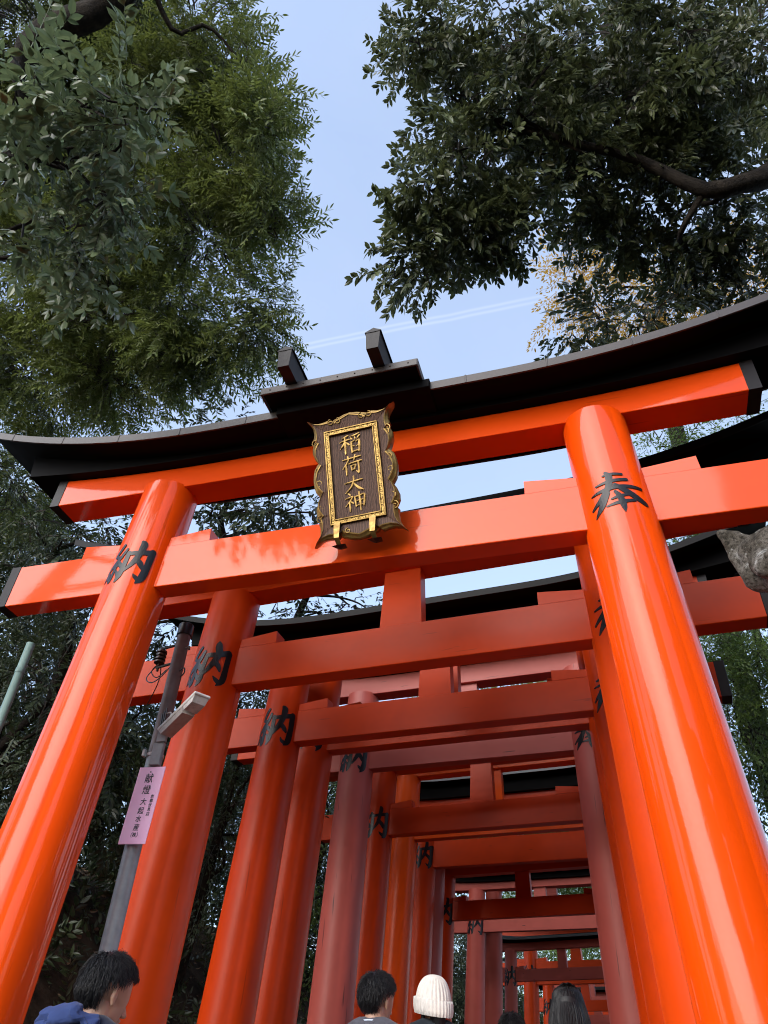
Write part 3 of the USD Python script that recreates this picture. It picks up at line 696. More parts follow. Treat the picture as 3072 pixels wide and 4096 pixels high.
for v in (.31, -.31 + .04):
    for s in (-1, 1): part(plaque, 'gilt_curl', moved(curl(s * .262, v, s, 1, .03), on_plaque), GOLD, True)
for v, sy in ((.235, -1), (.09, 1), (-.055, -1), (-.20, 1)):
    for s in (-1, 1): part(plaque, 'gilt_curl', moved(curl(s * .255, v, s, sy, .026), on_plaque), GOLD, True)
for u, su in ((-.14, -1), (-.09, 1), (.14, 1), (.09, -1)):
    part(plaque, 'gilt_curl', moved(curl(u, .445, su, 1, .024), on_plaque), GOLD, True)
for u, su in ((-.075, -1), (.10, 1)):
    part(plaque, 'gilt_curl', moved(curl(u, -.395, su, 1, .022), on_plaque), GOLD, True)
for u in (-.155 + .01, .105):
    br = [[[u - w / 2, v, z], [u + w / 2, v, z], [u + w / 2, v, z + .008], [u - w / 2, v, z + .008]] for v, w, z in ((-.345, .045, .062), (-.40, .042, .086), (-.47, .034, .104), (-.51, .030, .06), (-.505, .03, .0))]
    bk = part(plaque, 'gilt_bracket', moved(loft(br), on_plaque), GOLD)
    part(bk, 'hook', moved(trimesh.convex.convex_hull(np.array([[u - .05, -.512, .08], [u + .05, -.512, .08], [u, -.520, .11], [u - .03, -.508, -.02], [u + .03, -.508, -.02], [u, -.530, .03]])), on_plaque), BLACKCAP)

# ------------------------------------------------------------------ lamp post, notice, wires
pole = thing('lamp_post', 'grey steel lamp pole with black cap, insulators and white lamp beside the second post', 'pole', loc=(-1.64, .6, .3))
PX = lambda z: np.array([-1.64 - .012 * (z - 3), .6, z])
part(pole, 'lower_tube', tube([PX(.25), PX(2.0), PX(3.35)], .056, 24), STEEL, 40)
part(pole, 'upper_tube', tube([PX(3.35), PX(4.0), PX(4.36)], [.0545, .053, .052], 24), STEELDARK, 40)
part(pole, 'cap', tube([PX(4.345), PX(4.352), PX(4.44), PX(4.452)], [.055, .061, .061, .052], 24), BLACKPLASTIC, 40)
ins = part(pole, 'insulator', cat([tube([(-1.865, .66, z), (-1.865, .66, z + .004), (-1.865, .66, z + .022), (-1.865, .66, z + .026)], [.024, .043, .040, .022], 14) for z in (4.155, 4.185, 4.215, 4.245)] + [tube([(-1.865, .66, 4.09), (-1.865, .66, 4.30)], .010, 8)]), BROWNCERAMIC, 30)
for z in (4.12, 4.285):
    part(pole, 'insulator_bracket', tube([(-1.88, .66, z), (-1.64, .61, z + .01)], .011, 6), BLACKPLASTIC)
part(pole, 'step_bolt', tube([(-1.60, .58, 4.22), (-1.565, .57, 4.225), (-1.56, .57, 4.20)], .010, 8), STEELDARK)
part(pole, 'wire_hook', tube(curve([(-1.60, .57, 4.02), (-1.555, .555, 4.035), (-1.54, .55, 3.99), (-1.575, .56, 3.96)], 14), .005, 6), BLACKPLASTIC)
part(pole, 'strap', cat([tube([PX(3.355), PX(3.375)], .0615, 24), bbox((-1.712, .53, 3.345), (-1.690, .56, 3.395), .003)]), WHITEMETAL)
part(pole, 'mounting_bracket', cat([bbox((-1.625, .515, 3.27), (-1.545, .548, 3.43), .004), bbox((-1.60, .50, 3.43), (-1.53, .53, 3.53), .003)]), STEEL)
LA, LB = np.array([-1.555, .515, 3.495]), np.array([-1.135, .235, 3.615])
LX = (LB - LA) / np.linalg.norm(LB - LA); LY = np.cross([0, 0, 1.0], LX); LY /= np.linalg.norm(LY); LZ = np.cross(LX, LY); LL = np.linalg.norm(LB - LA)
on_lamp = lambda v: LA + np.outer(v[:, 0], LX) + np.outer(v[:, 1], LY) + np.outer(v[:, 2], LZ)
lamp = part(pole, 'lamp_head', moved(bbox((0, -.062, 0), (LL, .062, .022), .006), on_lamp), WHITEMETAL, label='dirty white lamp housing tilted out from the pole')
part(lamp, 'diffuser', moved(trimesh.convex.convex_hull(np.array([[.012, -.054, 0], [.012, .054, 0], [LL * .66, .054, 0], [LL * .66, -.054, 0], [.03, -.045, -.040], [.03, .045, -.040], [LL * .64, .045, -.040], [LL * .64, -.045, -.040]])), on_lamp), LENS)
part(lamp, 'gear_cover', moved(trimesh.convex.convex_hull(np.array([[LL * .67, -.054, 0], [LL * .67, .054, 0], [LL - .012, .054, 0], [LL - .012, -.054, 0], [LL * .69, -.05, -.034], [LL * .69, .05, -.034], [LL * .9, .05, -.034], [LL * .9, -.05, -.034]])), on_lamp), WHITEMETAL)
part(lamp, 'arm', tube(curve([(-1.60, .56, 3.50), (-1.565, .53, 3.47), LA + LX * .02], 8), .016, 8), STEEL)
part(lamp, 'cable_clip', tube(curve([(-1.60, .54, 3.66), (-1.55, .525, 3.655), (-1.54, .51, 3.60)], 8), .006, 6), WHITEMETAL)
for k in range(3):
    part(lamp, 'cable', tube(curve([(-1.63 + k * .014, .538, 3.66 + .02 * k), (-1.615 + k * .012, .532, 3.56), (-1.60, .53, 3.46 - k * .02)], 10), .0055, 6), BLACKPLASTIC)
sgn = thing('notice_board', 'pink notice board with black writing fixed to the grey lamp pole', 'sign', loc=(-1.60, .53, 3.0))
SU = np.array([1.0, 0, -.02]); SU /= np.linalg.norm(SU); SV = np.array([-.0, 0.02, 1.0]); SV -= SU * (SU @ SV); SV /= np.linalg.norm(SV); SN = np.cross(SU, SV)
on_sign = lambda v: np.array([-1.597, .527, 3.001]) + np.outer(v[:, 0] , SU) + np.outer(v[:, 1], SV) + np.outer(v[:, 2], SN)
part(sgn, 'board', moved(bbox((-.102, -.257, -.004), (.102, .257, .004), .002), on_sign), PINK)
part(sgn, 'screw', moved(moved(trimesh.creation.icosphere(1, .0055), lambda v: v + [-.005, .222, .005]), on_sign), STEELDARK)


def write(ch, u, v, s, sx=1.0):
    from shapely import affinity
    g = affinity.translate(affinity.scale(affinity.translate(glyph(ch), -.5, -.5), s * sx, s, origin=(0, 0)), u, v).buffer(.0004)
    m = extruded(g, .0012); m.apply_translation([0, 0, .0042])
    part(sgn, 'character', moved(m, on_sign), SIGNINK)


for ch, u, v, s in (('献', -.002, .178, .064), ('燈', .002, .098, .062), ('大', .004, .018, .046), ('起', .002, -.042, .046), ('水', .002, -.096, .044), ('産', .004, -.150, .044), ('京', .062, .052, .026), ('都', .062, .023, .026), ('伏', .062, -.006, .026), ('見', .062, -.035, .024), ('店', .062, -.064, .026), ('株', .004, -.199, .030)):
    write(ch, u, v, s, .95)
for s_ in (-1, 1):
    a = np.linspace(-.9, .9, 9)
    part(sgn, 'bracket_mark', moved(tube(np.stack([.004 + s_ * (.004 + .020 * np.cos(a)), -.199 + .021 * np.sin(a), np.full(9, .0045)], -1), .0014, 5), on_sign), SIGNINK)
wires = [([(-1.86, .66, 4.20), (-2.0, .9, 4.13), (-2.6, 1.6, 4.2), (-4.2, 3.6, 4.9)], 'thin black wire sagging left from the insulators'), ([(-1.86, .66, 4.17), (-1.93, .64, 4.03), (-1.84, .60, 3.96), (-1.75, .58, 4.0), (-1.68, .58, 4.1)], 'looped black wire hanging between insulator and steel pole'),
         ([(-1.87, .66, 4.16), (-1.90, .64, 4.08), (-1.81, .60, 4.0), (-1.72, .58, 4.05)], 'shorter inner wire loop beside the steel pole')]
for w_, lab in wires:
    t_ = thing('wire', lab, 'wire', loc=w_[0]); part(t_, 'cable', tube(curve(w_, 26), .0045, 5), BLACKPLASTIC)
gp = thing('green_pole', 'grey green painted pole rising at the left edge among leaves', 'pole', loc=tuple(at(120, 2584, 6.9) * [1, 1, 0]))
_g = at(124, 2575, 6.9)
part(gp, 'shaft', tube([[_g[0], _g[1], 1.0], [_g[0], _g[1], _g[2]]], .038, 20), GREENPOLE, 40)
part(gp, 'collar', tube([[_g[0], _g[1], _g[2] - .30], [_g[0], _g[1], _g[2] - .26]], .042, 20), GREENPOLE, 40)


# ------------------------------------------------------------------ smooth bodies
def ball(p, r, n=20):
    return m3.Manifold.sphere(float(r), n).translate([float(x) for x in p])


def bone(a, b, ra, rb, n=20):
    return m3.Manifold.batch_hull([ball(a, ra, n), ball(b, rb, n)])


def blob(*balls):
    return m3.Manifold.batch_hull([ball(p, r) for p, r in balls])


def fuse(ms, edge=.02, smooth=6):
    m = m3.Manifold.batch_boolean(ms, m3.OpType.Add).refine_to_length(edge)
    d = m.to_mesh()
    t = trimesh.Trimesh(d.vert_properties[:, :3], d.tri_verts, process=True)
    if smooth:
        trimesh.smoothing.filter_taubin(t, iterations=smooth * 2)
    return t


def person(label, pos, heading, height, look='hair', jacket=NAVY, trousers=DARKCLOTH, nod=0.0, turn=0.0, hood=None, collar=None, hair_len=0, group='people walking into the gates', head_scale=1.0):
    """A standing, walking figure; pos is the middle of the head, heading its direction from +y towards +x."""
    k = height / 1.72
    foot = np.array([pos[0], pos[1], pos[2] - 1.60 * k])
    t = thing('person', label, 'person', group, loc=foot)
    a, nd, tu = math.radians(heading), math.radians(nod), math.radians(turn)

    def W(v, head=False):
        v = np.array(v, float)
        if head:
            v = v - [0, -.01, 1.47]
            v *= head_scale
            c, s = math.cos(nd), math.sin(nd)
            v = np.stack([v[:, 0], v[:, 1] * c + v[:, 2] * s, -v[:, 1] * s + v[:, 2] * c], -1)
            c, s = math.cos(tu), math.sin(tu)
            v = np.stack([v[:, 0] * c + v[:, 1] * s, -v[:, 0] * s + v[:, 1] * c, v[:, 2]], -1) + [0, -.01, 1.47]
        v = v * k
        c, s = math.cos(a), math.sin(a)
        return foot + np.stack([v[:, 0] * c + v[:, 1] * s, -v[:, 0] * s + v[:, 1] * c, v[:, 2]], -1)

    def bend(v):
        """Head vertices turn with the head; the neck follows softly."""
        w = np.clip((v[:, 2] - 1.43) / .08, 0, 1)[:, None]
        return W(v) * (1 - w) + W(v, True) * w
    # skin: head with face, neck, trunk core, arms with hands, legs
    head = [blob(((0, -.022, 1.635), .083), ((0, .025, 1.638), .078), ((0, .045, 1.60), .066)), blob(((0, .052, 1.575), .058), ((0, .060, 1.525), .036), ((0, .03, 1.55), .058)),
            blob(((0, .060, 1.505), .022), ((.028, .02, 1.525), .026), ((-.028, .02, 1.525), .026)),
            blob(((0, .104, 1.60), .008), ((0, .128, 1.562), .011), ((.012, .108, 1.558), .009), ((-.012, .108, 1.558), .009)), blob(((-.018, .098, 1.533), .009), ((.018, .098, 1.533), .009)), blob(((-.016, .096, 1.522), .009), ((.016, .096, 1.522), .009))]
    for s in (-1, 1):
        head.append(blob(((s * .077, -.004, 1.588), .010), ((s * .084, -.014, 1.606), .009), ((s * .082, -.016, 1.578), .009), ((s * .077, -.004, 1.560), .008)))
    neck = [bone((0, -.015, 1.40), (0, -.005, 1.55), .058, .056)]
    trunk = [blob(((-.12, 0, 1.36), .06), ((.12, 0, 1.36), .06), ((0, .01, 1.20), .11), ((-.08, 0, 1.0), .09), ((.08, 0, 1.0), .09))]
    limbs, sleeves, legs, shoes = [], [], [], []
    for s in (-1, 1):
        sh, el, wr = (s * .185, -.005, 1.37), (s * .235, -.03 + .03 * s, 1.10), (s * .225, .06 + .08 * s, .87)
        limbs += [bone(sh, el, .045, .038), bone(el, wr, .036, .027), blob((wr, .026), ((wr[0], wr[1] + .02, wr[2] - .06), .030), ((wr[0], wr[1] + .035, wr[2] - .09), .026))]
        for q in range(4):
            b = np.array([wr[0] - s * .004, wr[1] + .005 + .017 * q, wr[2] - .095]); ln = (.062, .072, .068, .052)[q]
            limbs += [bone(b, b + [-s * .006, .008, -ln * .55], .009, .0085, 10), bone(b + [-s * .006, .008, -ln * .55], b + [-s * .022, .012, -ln], .0085, .007, 10)]
        limbs += [bone((wr[0] - s * .012, wr[1] + .055, wr[2] - .045), (wr[0] - s * .026, wr[1] + .082, wr[2] - .085), .011, .009, 10)]
        hip, kn, an = (s * .09, 0, .92), (s * .10, .04 + .06 * s, .50), (s * .10, -.03 + .12 * s, .09)
        limbs += [bone(hip, kn, .078, .054), bone(kn, an, .052, .036), blob((an, .036), ((an[0], an[1] + .13, .035), .030))]
        sleeves += [bone(sh, el, .074, .064), bone(el, (wr[0], wr[1], wr[2] + .015), .062, .048)]
        legs += [bone(hip, kn, .105, .076), bone(kn, (an[0], an[1], .11), .074, .062)]
        shoes.append(blob(((an[0], an[1] - .03, .05), .048), ((an[0], an[1] + .15, .038), .038), ((an[0], an[1], .09), .045)))
    bodym = fuse(head + neck + trunk + limbs, .016, 4)
    part(t, 'body', moved(bodym, bend), SKIN, True)
    part(t, 'jacket', moved(fuse([blob(((-.165, -.01, 1.40), .075), ((.165, -.01, 1.40), .075), ((0, -.02, 1.22), .145), ((-.07, -.03, 1.455), .062), ((.07, -.03, 1.455), .062)), blob(((0, -.01, 1.22), .15), ((-.1, 0, .93), .115), ((.1, 0, .93), .115), ((-.11, 0, 1.2), .1), ((.11, 0, 1.2), .1))] + sleeves, .022, 5),
                              lambda v: W(v + (meshkit.fbm(v * 11, 3)[:, None] - .5) * [.03, .03, .012])), jacket, True)
    part(t, 'trousers', moved(fuse([blob(((-.08, 0, .95), .105), ((.08, 0, .95), .105), ((0, 0, .86), .10))] + legs, .03, 4), W), trousers, True)
    part(t, 'shoes', moved(fuse(shoes, .03, 3), W), DARKCLOTH, True)
    # stand-up collar
    aa = np.linspace(0, 2 * PI, 41)[:-1]
    rings = []
    for r, z in ((.10, 1.405), (.098, 1.43), (.088, 1.475), (.078, 1.478), (.074, 1.44), (.07, 1.41)):
        wv = 1 + .02 * np.sin(5 * aa + 1)
        rings.append(np.stack([r * wv * np.cos(aa), r * .95 * wv * np.sin(aa) - .012, z + .015 * np.cos(aa + PI / 2) - .012 * np.maximum(np.sin(aa), 0) * 2], -1))
    part(t, 'collar', moved(loft(rings, False), W), jacket, True)
    if collar:
        part(t, 'shirt_collar', moved(tube(np.stack([.071 * np.cos(aa), .068 * np.sin(aa) - .010, 1.482 + .012 * np.cos(aa + PI / 2) - .02 * np.maximum(np.sin(aa), 0)], -1)[list(range(40)) + [0]], .0075, 6), W), collar, True)
    if hood:
        hd = fuse([bone((-.11, -.065, 1.43), (-.07, -.11, 1.455), .026, .032), bone((-.07, -.11, 1.455), (.07, -.11, 1.455), .032, .034), bone((.07, -.11, 1.455), (.11, -.065, 1.43), .032, .026), bone((.12, -.07, 1.42), (.08, .06, 1.41), .034, .024), bone((-.12, -.07, 1.42), (-.08, .06, 1.41), .034, .024),
                   bone((-.07, -.13, 1.405), (.06, -.14, 1.395), .034, .03)], .012, 3)
        part(t, 'hood', moved(hd, lambda v: W(v + [-.02, -.03, .045] + (meshkit.fbm(v * 19, 3)[:, None] - .5) * [.05, .06, .07])), hood, True)
    # hair or hat
    C = np.array([0, .008, 1.630]); ax = np.array([.0905, .108, .106])
    if look == 'hair':
        u = trimesh.creation.icosphere(4, 1).vertices
        f = trimesh.creation.icosphere(4, 1).faces
        ang = np.arctan2(u[:, 1], np.abs(u[:, 0]))                     # +90 deg = face
        low = np.interp(ang, [-1.57, -.75, -.45, -.15, .12, .4, 1.57], [-.88, -.82, -.10, -.02, .12, .40, .46])
        d = u[:, 2] - low
        n_ = meshkit.fbm(u * 5, 4, 3) - .5
        scale = 1 + .05 * np.clip(d * 3, 0, 1) + .15 * n_
        v = C + u * ax * scale[:, None]
        v[:, 1] -= .010
        tuck = d < 0
        v[tuck] = C + (u * ax * .62)[tuck]
        part_m = trimesh.Trimesh(v, f, process=False)
        cap_ = part(t, 'hair', moved(part_m, lambda v: W(v, True)), HAIR, True)
        strands = []
        r_ = np.random.default_rng(int(abs(pos[0] * 1000)) + 5)
        pick = np.nonzero(d > .02)[0]
        crown = np.array([.02, -.45, .88])
        for q in range(2600):
            i = pick[r_.integers(len(pick))]; p = v[i]; nrm = u[i] / ax; nrm /= np.linalg.norm(nrm)
            away = u[i] - crown; away -= nrm * (away @ nrm); away /= max(np.linalg.norm(away), 1e-6)
            away = away * .8 + np.array([0, 0, -.35]) + r_.normal(0, .22, 3); away -= nrm * (away @ nrm); away /= max(np.linalg.norm(away), 1e-6)
            L = r_.uniform(.028, .06) * min(1, .3 + 3 * d[i])
            strands.append(tube([p - nrm * .004, p + nrm * .004 + away * L * .4, p + nrm * (.004 + .010 * r_.random() ** 2) + away * L * .8, p + nrm * .001 + away * L + [0, 0, -.004]], [.0011, .0013, .0010, .0004], 3, False))
        part(cap_, 'strands', moved(cat(strands), lambda v: W(v, True)), HAIR, True, kind='stuff')
    elif look == 'beanie':
        na, nr = 132, 34
        aa = np.linspace(0, 2 * PI, na, endpoint=False)
        tt = np.linspace(0, 1, nr); rings = []
        for s in tt:
            el = s * PI / 2
            rad = math.cos(el) ** .75; z = math.sin(el) ** 1.15
            rib = 1 + (.042 * np.cos(aa * 26) ** 3) * (1 - s ** 3) + .02 * np.sin(aa * 2 + 2 * s)
            rr = max(rad, .03)
            rings.append(np.stack([.104 * rr * rib * np.cos(aa) + .006 * s, .120 * rr * rib * np.sin(aa) - .030 * s, 1.615 + .150 * z + 0 * aa], -1))
        crown_ = loft(rings, True)
        rings = []
        for r, z in ((.100, 1.555), (.1105, 1.550), (.1155, 1.580), (.1165, 1.612), (.1135, 1.632), (.104, 1.636)):
            rib = 1 + .030 * np.sign(np.cos(aa * 33)) * np.abs(np.cos(aa * 33)) ** .6 * (r > .105)
            rings.append(np.stack([r * rib * np.cos(aa), r * 1.14 * rib * np.sin(aa), z + 0 * aa], -1))
        cuff = loft(rings, False)
        tilt = lambda v: W(np.stack([v[:, 0], v[:, 1], v[:, 2] + .30 * (v[:, 1] - .0) - .008 + .0 * v[:, 0]], -1), True)
        hat = part(t, 'knit_hat', moved(crown_, tilt), WOOL, True)
        part(hat, 'folded_cuff', moved(cuff, tilt), WOOL, True)
        hr = fuse([blob(((-.06, -.055, 1.56), .035), ((.06, -.055, 1.56), .035), ((0, -.075, 1.55), .035)), bone((-.078, -.03, 1.56), (-.078, -.02, 1.50), .014, .012), bone((.0, -.075, 1.54), (0, -.06, 1.49), .05, .045)], .014, 3)
        part(t, 'hair', moved(hr, lambda v: W(v, True)), HAIR, True)
    elif look == 'long':
        u = trimesh.creation.icosphere(4, 1).vertices; f = trimesh.creation.icosphere(4, 1).faces
        ang = np.arctan2(u[:, 1], np.abs(u[:, 0]))
        d = u[:, 2] - np.where(ang > .5, .2, -.9)
        v = C + u * ax * (1.07 + .04 * np.clip(d, 0, 1))[:, None]; v[d < 0] = C + (u * ax * .9)[d < 0]
        cap_ = part(t, 'hair', moved(trimesh.Trimesh(v, f, process=False), lambda v: W(v, True)), HAIR, True)
        r_ = np.random.default_rng(11); st = []
        for q in range(1700):
            th = r_.uniform(-PI + .45, -.45) if r_.random() < .8 else r_.choice([r_.uniform(-.45, .35), r_.uniform(PI - .35, PI + .45)])
            side = math.cos(th)
            p0 = np.array([.012 * r_.normal() + .01, -.02 + .05 * r_.normal() * .6, 1.742])
            e1 = np.array([.099 * math.cos(th), .008 + .112 * math.sin(th), 1.655]) * [1, 1, 1]
            pts = [p0]
            mid = np.array([.074 * math.cos(th), .005 + .085 * math.sin(th), 1.722]); pts.append(mid); pts.append(e1)
            drop = hair_len * r_.uniform(.75, 1.05); w = r_.uniform(.9, 1.06)
            for j, fz in enumerate((.3, .6, .85, 1.0)):
                z = 1.655 - drop * fz
                rad = (1.02 + .30 * min(fz, .6)) * w
                y = max(-.165, .008 + .118 * math.sin(th) * rad)
                pts.append(np.array([.105 * math.cos(th) * rad + .008 * math.sin(9 * fz + 5 * th + q % 7), y - .018 * fz + .006 * math.cos(7 * fz + 3 * th), z]))
            c_ = curve(pts, 14)
            st.append(tube(c_, np.linspace(.0042, .0018, 14) * r_.uniform(.7, 1.2), 3, False))
        part(cap_, 'strands', moved(cat(st), lambda v: W(v, True)), HAIR, True, kind='stuff')
    return t


person('man with tousled black hair in a navy jacket with a blue hood', at(398, 3962, 3.02), 12, 1.74, 'hair', NAVY, nod=12, turn=7, hood=BLUEHOOD)
person('man with short black hair in a grey jacket beside the knit hat', at(1503, 4000, 4.25), 10, 1.70, 'hair', GREYCLOTH, nod=4, turn=12, collar=WHITECLOTH)
person('person in a cream ribbed knit hat and charcoal coat', at(1737, 4012, 4.55), -30, 1.72, 'beanie', DARKTEAL, nod=6, turn=-6)
person('woman seen from behind with long straight black hair', at(2275, 4052, 4.35), -2, 1.62, 'long', DARKCLOTH, nod=2, hair_len=.42)
person('person whose dark hair just shows at the lower edge beside a pinkish post', at(2050, 4138, 5.4), 4, 1.60, 'hair', DARKCLOTH, nod=0)

# ------------------------------------------------------------------ the stone fox
fox = thing('fox_statue', 'weathered grey stone fox statue with upright ears at the right edge', 'statue', loc=tuple(at(3090, 2350, 3.0) * [1, 1, 0]))
FH = at(3128, 2240, 3.0)           # middle of the skull
fy = np.array([-.42, -.86, -.28]); fy /= np.linalg.norm(fy)     # towards the muzzle
fx = np.cross(fy, [0, 0, 1.0]); fx /= np.linalg.norm(fx); fz = np.cross(fx, fy)
F = lambda x, y, z: FH + 1.3 * (x * fx + y * fy + z * fz)
hd = [blob((F(-.055, 0, .045), .080), (F(.055, 0, .045), .080), (F(0, -.03, .03), .117), (F(0, .03, .035), .09)),
      blob((F(-.075, .0, -.02), .070), (F(.075, 0, -.02), .070), (F(0, -.02, -.03), .11)),
      blob((F(-.03, .05, .0), .068), (F(.03, .05, .0), .068), (F(-.018, .140, -.045), .048), (F(.018, .140, -.045), .048)),
      blob((F(-.022, .04, -.065), .058), (F(.022, .04, -.065), .058), (F(0, .120, -.085), .034)),
      ball(F(0, .172, -.032), .022),
      blob((F(-.04, .06, .045), .026), (F(-.075, .035, .035), .022)), blob((F(.04, .06, .045), .026), (F(.075, .035, .035), .022))]
for s in (-1, 1):
    hd.append(blob((F(s * .055, -.015, .085), .034), (F(s * .090, -.02, .045), .040), (F(s * .082, -.045, .075), .028), (F(s * .138, -.005, .155), .016), (F(s * .108, .0, -.015), .026), (F(s * .128, -.005, .05), .018)))
B0 = FH + np.array([.12, .16, -.14])
hd += [bone(F(0, -.05, -.05), B0 + [.03, .05, -.22], .085, .11), blob((B0 + [.03, .05, -.22], .12), (B0 + [.05, .12, -.50], .16), (B0 + [.06, .30, -.68], .19), (B0 + [.05, .02, -.40], .12))]
for s in (-1, 1):
    sx = B0[0] + .05 + s * .085
    hd += [bone((sx, B0[1] - .02, B0[2] - .42), (sx, B0[1] - .10, B0[2] - .86), .065, .045), blob(((sx, B0[1] - .10, B0[2] - .86), .048), ((sx, B0[1] - .18, B0[2] - .88), .040)),
           blob(((sx + s * .05, B0[1] + .30, B0[2] - .68), .12), ((sx + s * .05, B0[1] + .16, B0[2] - .80), .07), ((sx + s * .05, B0[1] + .05, B0[2] - .88), .045))]
hd.append(blob((B0 + [.06, .45, -.75], .07), (B0 + [.12, .58, -.45], .09)))
hd.append(blob((B0 + [.12, .58, -.45], .09), (B0 + [.12, .54, -.15], .03)))
fm = fuse(hd, .014, 5)
nv = fm.vertex_normals
fm.vertices = np.array(fm.vertices) + nv * ((meshkit.fbm(np.array(fm.vertices) * 16, 4) - .5) * .030)[:, None]
part(fox, 'body', fm, STONE, True)
for s in (-1, 1):
    e_ = [F(s * .070, .010, .090), F(s * .112, .010, .060), F(s * .126, .006, .132)]
    part(fox, 'inner_ear', trimesh.convex.convex_hull(np.vstack([e_, np.array(e_) + fy * .008])), STONE)
part(fox, 'bib', moved(fuse([bone(F(-.06, -.02, -.30), F(.06, -.02, -.30), .06, .06), bone(F(-.05, .02, -.34), F(.05, .02, -.34), .05, .05)], .02, 3), lambda v: v), REDCLOTH, True)
zt_ = B0[2] - .915
for (hx, z0, z1) in ((.30, zt_ - .16, zt_), (.24, zt_ - 1.0, zt_ - .16), (.34, float(hgt(FH[0], FH[1])) - .2, zt_ - 1.0)):
    part(fox, 'pedestal_block', bbox((B0[0] + .05 - hx, B0[1] + .15 - hx * 1.4, z0), (B0[0] + .05 + hx, B0[1] + .15 + hx * 1.4, z1), .02), STONE)


# ------------------------------------------------------------------ trees
def leaf_mesh(L, w, droop=.12, fold=.25):
    """A pointed leaf along +x, folded at its midrib."""
    x = np.array([0, .5, 1.0]) * L; z = -droop * L * np.array([0, .3, 1.0])
    sx = np.array([.28, .66]) * L; sw = np.array([.46, .40]) * w; sz = fold * sw - droop * L * np.array([.12, .5])
    v = np.array([[x[0], 0, z[0]], [x[1], 0, z[1]], [x[2], 0, z[2]], [sx[0], sw[0], sz[0]], [sx[1], sw[1], sz[1]], [sx[0], -sw[0], sz[0]], [sx[1], -sw[1], sz[1]]])
    f = np.array([[0, 1, 3], [3, 1, 4], [4, 1, 2], [0, 5, 1], [5, 6, 1], [6, 2, 1]])
    return v, f


def frame_of(d, roll=0.0):
    d = d / np.linalg.norm(d); up = np.array([0, 0, 1.0])
    if abs(d[2]) > .95: up = np.array([1.0, 0, 0])
    y = np.cross(up, d); y /= np.linalg.norm(y); z = np.cross(d, y)
    c, s = math.cos(roll), math.sin(roll)
    return np.array([d, c * y + s * z, -s * y + c * z])          # rows


SPRIGS = {}


def sprig(kind, var):
    """(leaf transforms list [(R, p)], leaf mesh, stem mesh) of one twig along +x."""
    key = (kind, var)
    if key in SPRIGS: return SPRIGS[key]
    r = np.random.default_rng(100 + var * 17 + sum(map(ord, kind)))
    K = {'lance': (.42, 15, .088, .026, .0), 'oval': (.36, 13, .105, .044, .35), 'broad': (.40, 13, .115, .054, .2), 'small': (.46, 26, .062, .026, .2), 'spare': (.40, 8, .10, .040, .4)}[kind]
    L, n, ll, lw, whorl = K
    bend_ = r.uniform(-.25, .1)
    stem = [np.array([s * L, 0, bend_ * L * s * s]) for s in np.linspace(0, 1, 5)]
    lv = []
    for i in range(n):
        s = (i + .6) / n if r.random() > whorl else r.uniform(.82, 1.0)
        p = np.array([s * L, 0, bend_ * L * s * s])
        sidea = (1 if i % 2 else -1) * r.uniform(.5, 1.15) * (1 - .55 * (s > .93))
        d = np.array([math.cos(sidea), math.sin(sidea), r.uniform(-.45, .25)])
        if kind == 'small':
            p = p + d * r.uniform(0, .10)
        lv.append((frame_of(d, r.normal(0, .5)), p, r.uniform(.75, 1.15)))
    lm = leaf_mesh(ll, lw)
    V, F_ = [], []
    for R_, p, sc in lv:
        F_.append(lm[1] + 7 * len(V)); V.append((lm[0] * sc) @ R_ + p)
    st = tube(stem, np.linspace(.0045, .0018, 5), 3, False)
    leaves = trimesh.Trimesh(np.vstack(V), np.vstack(F_), process=False)
    SPRIGS[key] = (lv, lm, st, leaves)
    return SPRIGS[key]


def quat(R_):
    """(w, x, y, z) of row frames R_ (n, 3, 3): local axes to world rows."""
    from scipy.spatial.transform import Rotation
    q = Rotation.from_matrix(np.transpose(R_, (0, 2, 1))).as_quat()
    return q[:, [3, 0, 1, 2]]


def fill(blobs, per, kind, seed, clump=.34, shell=.55, droop=.25, rand=.55):
    """Twig places (position, frame, scale) clumped within ellipsoidal masses [(centre, radius or 3 radii)]."""
    r = np.random.default_rng(seed); P, D = [], []
    for c, rad in blobs:
        rad = np.broadcast_to(np.asarray(rad, float), (3,)); size = rad.mean()
        nc = max(3, int(4.6 * (size / clump) ** 2))
        for _ in range(nc):
            u = r.normal(size=3); u /= np.linalg.norm(u)
            q = c + u * rad * (shell + (1.02 - shell) * r.random() ** .6)
            cl = clump * r.uniform(.6, 1.25)
            m = max(3, int(per * (cl / clump) ** 2 * r.uniform(.5, 1.4)))
            w = r.normal(size=(m, 3)); w /= np.linalg.norm(w, axis=1, keepdims=True)
            P.append(q + w * cl * r.uniform(.15, 1, (m, 1)) ** .5 * [1, 1, .7])
            D.append(w * rand + u * .7 + [0, 0, -droop] + r.normal(0, .25, (m, 3)))
    return np.vstack(P), np.vstack(D), r


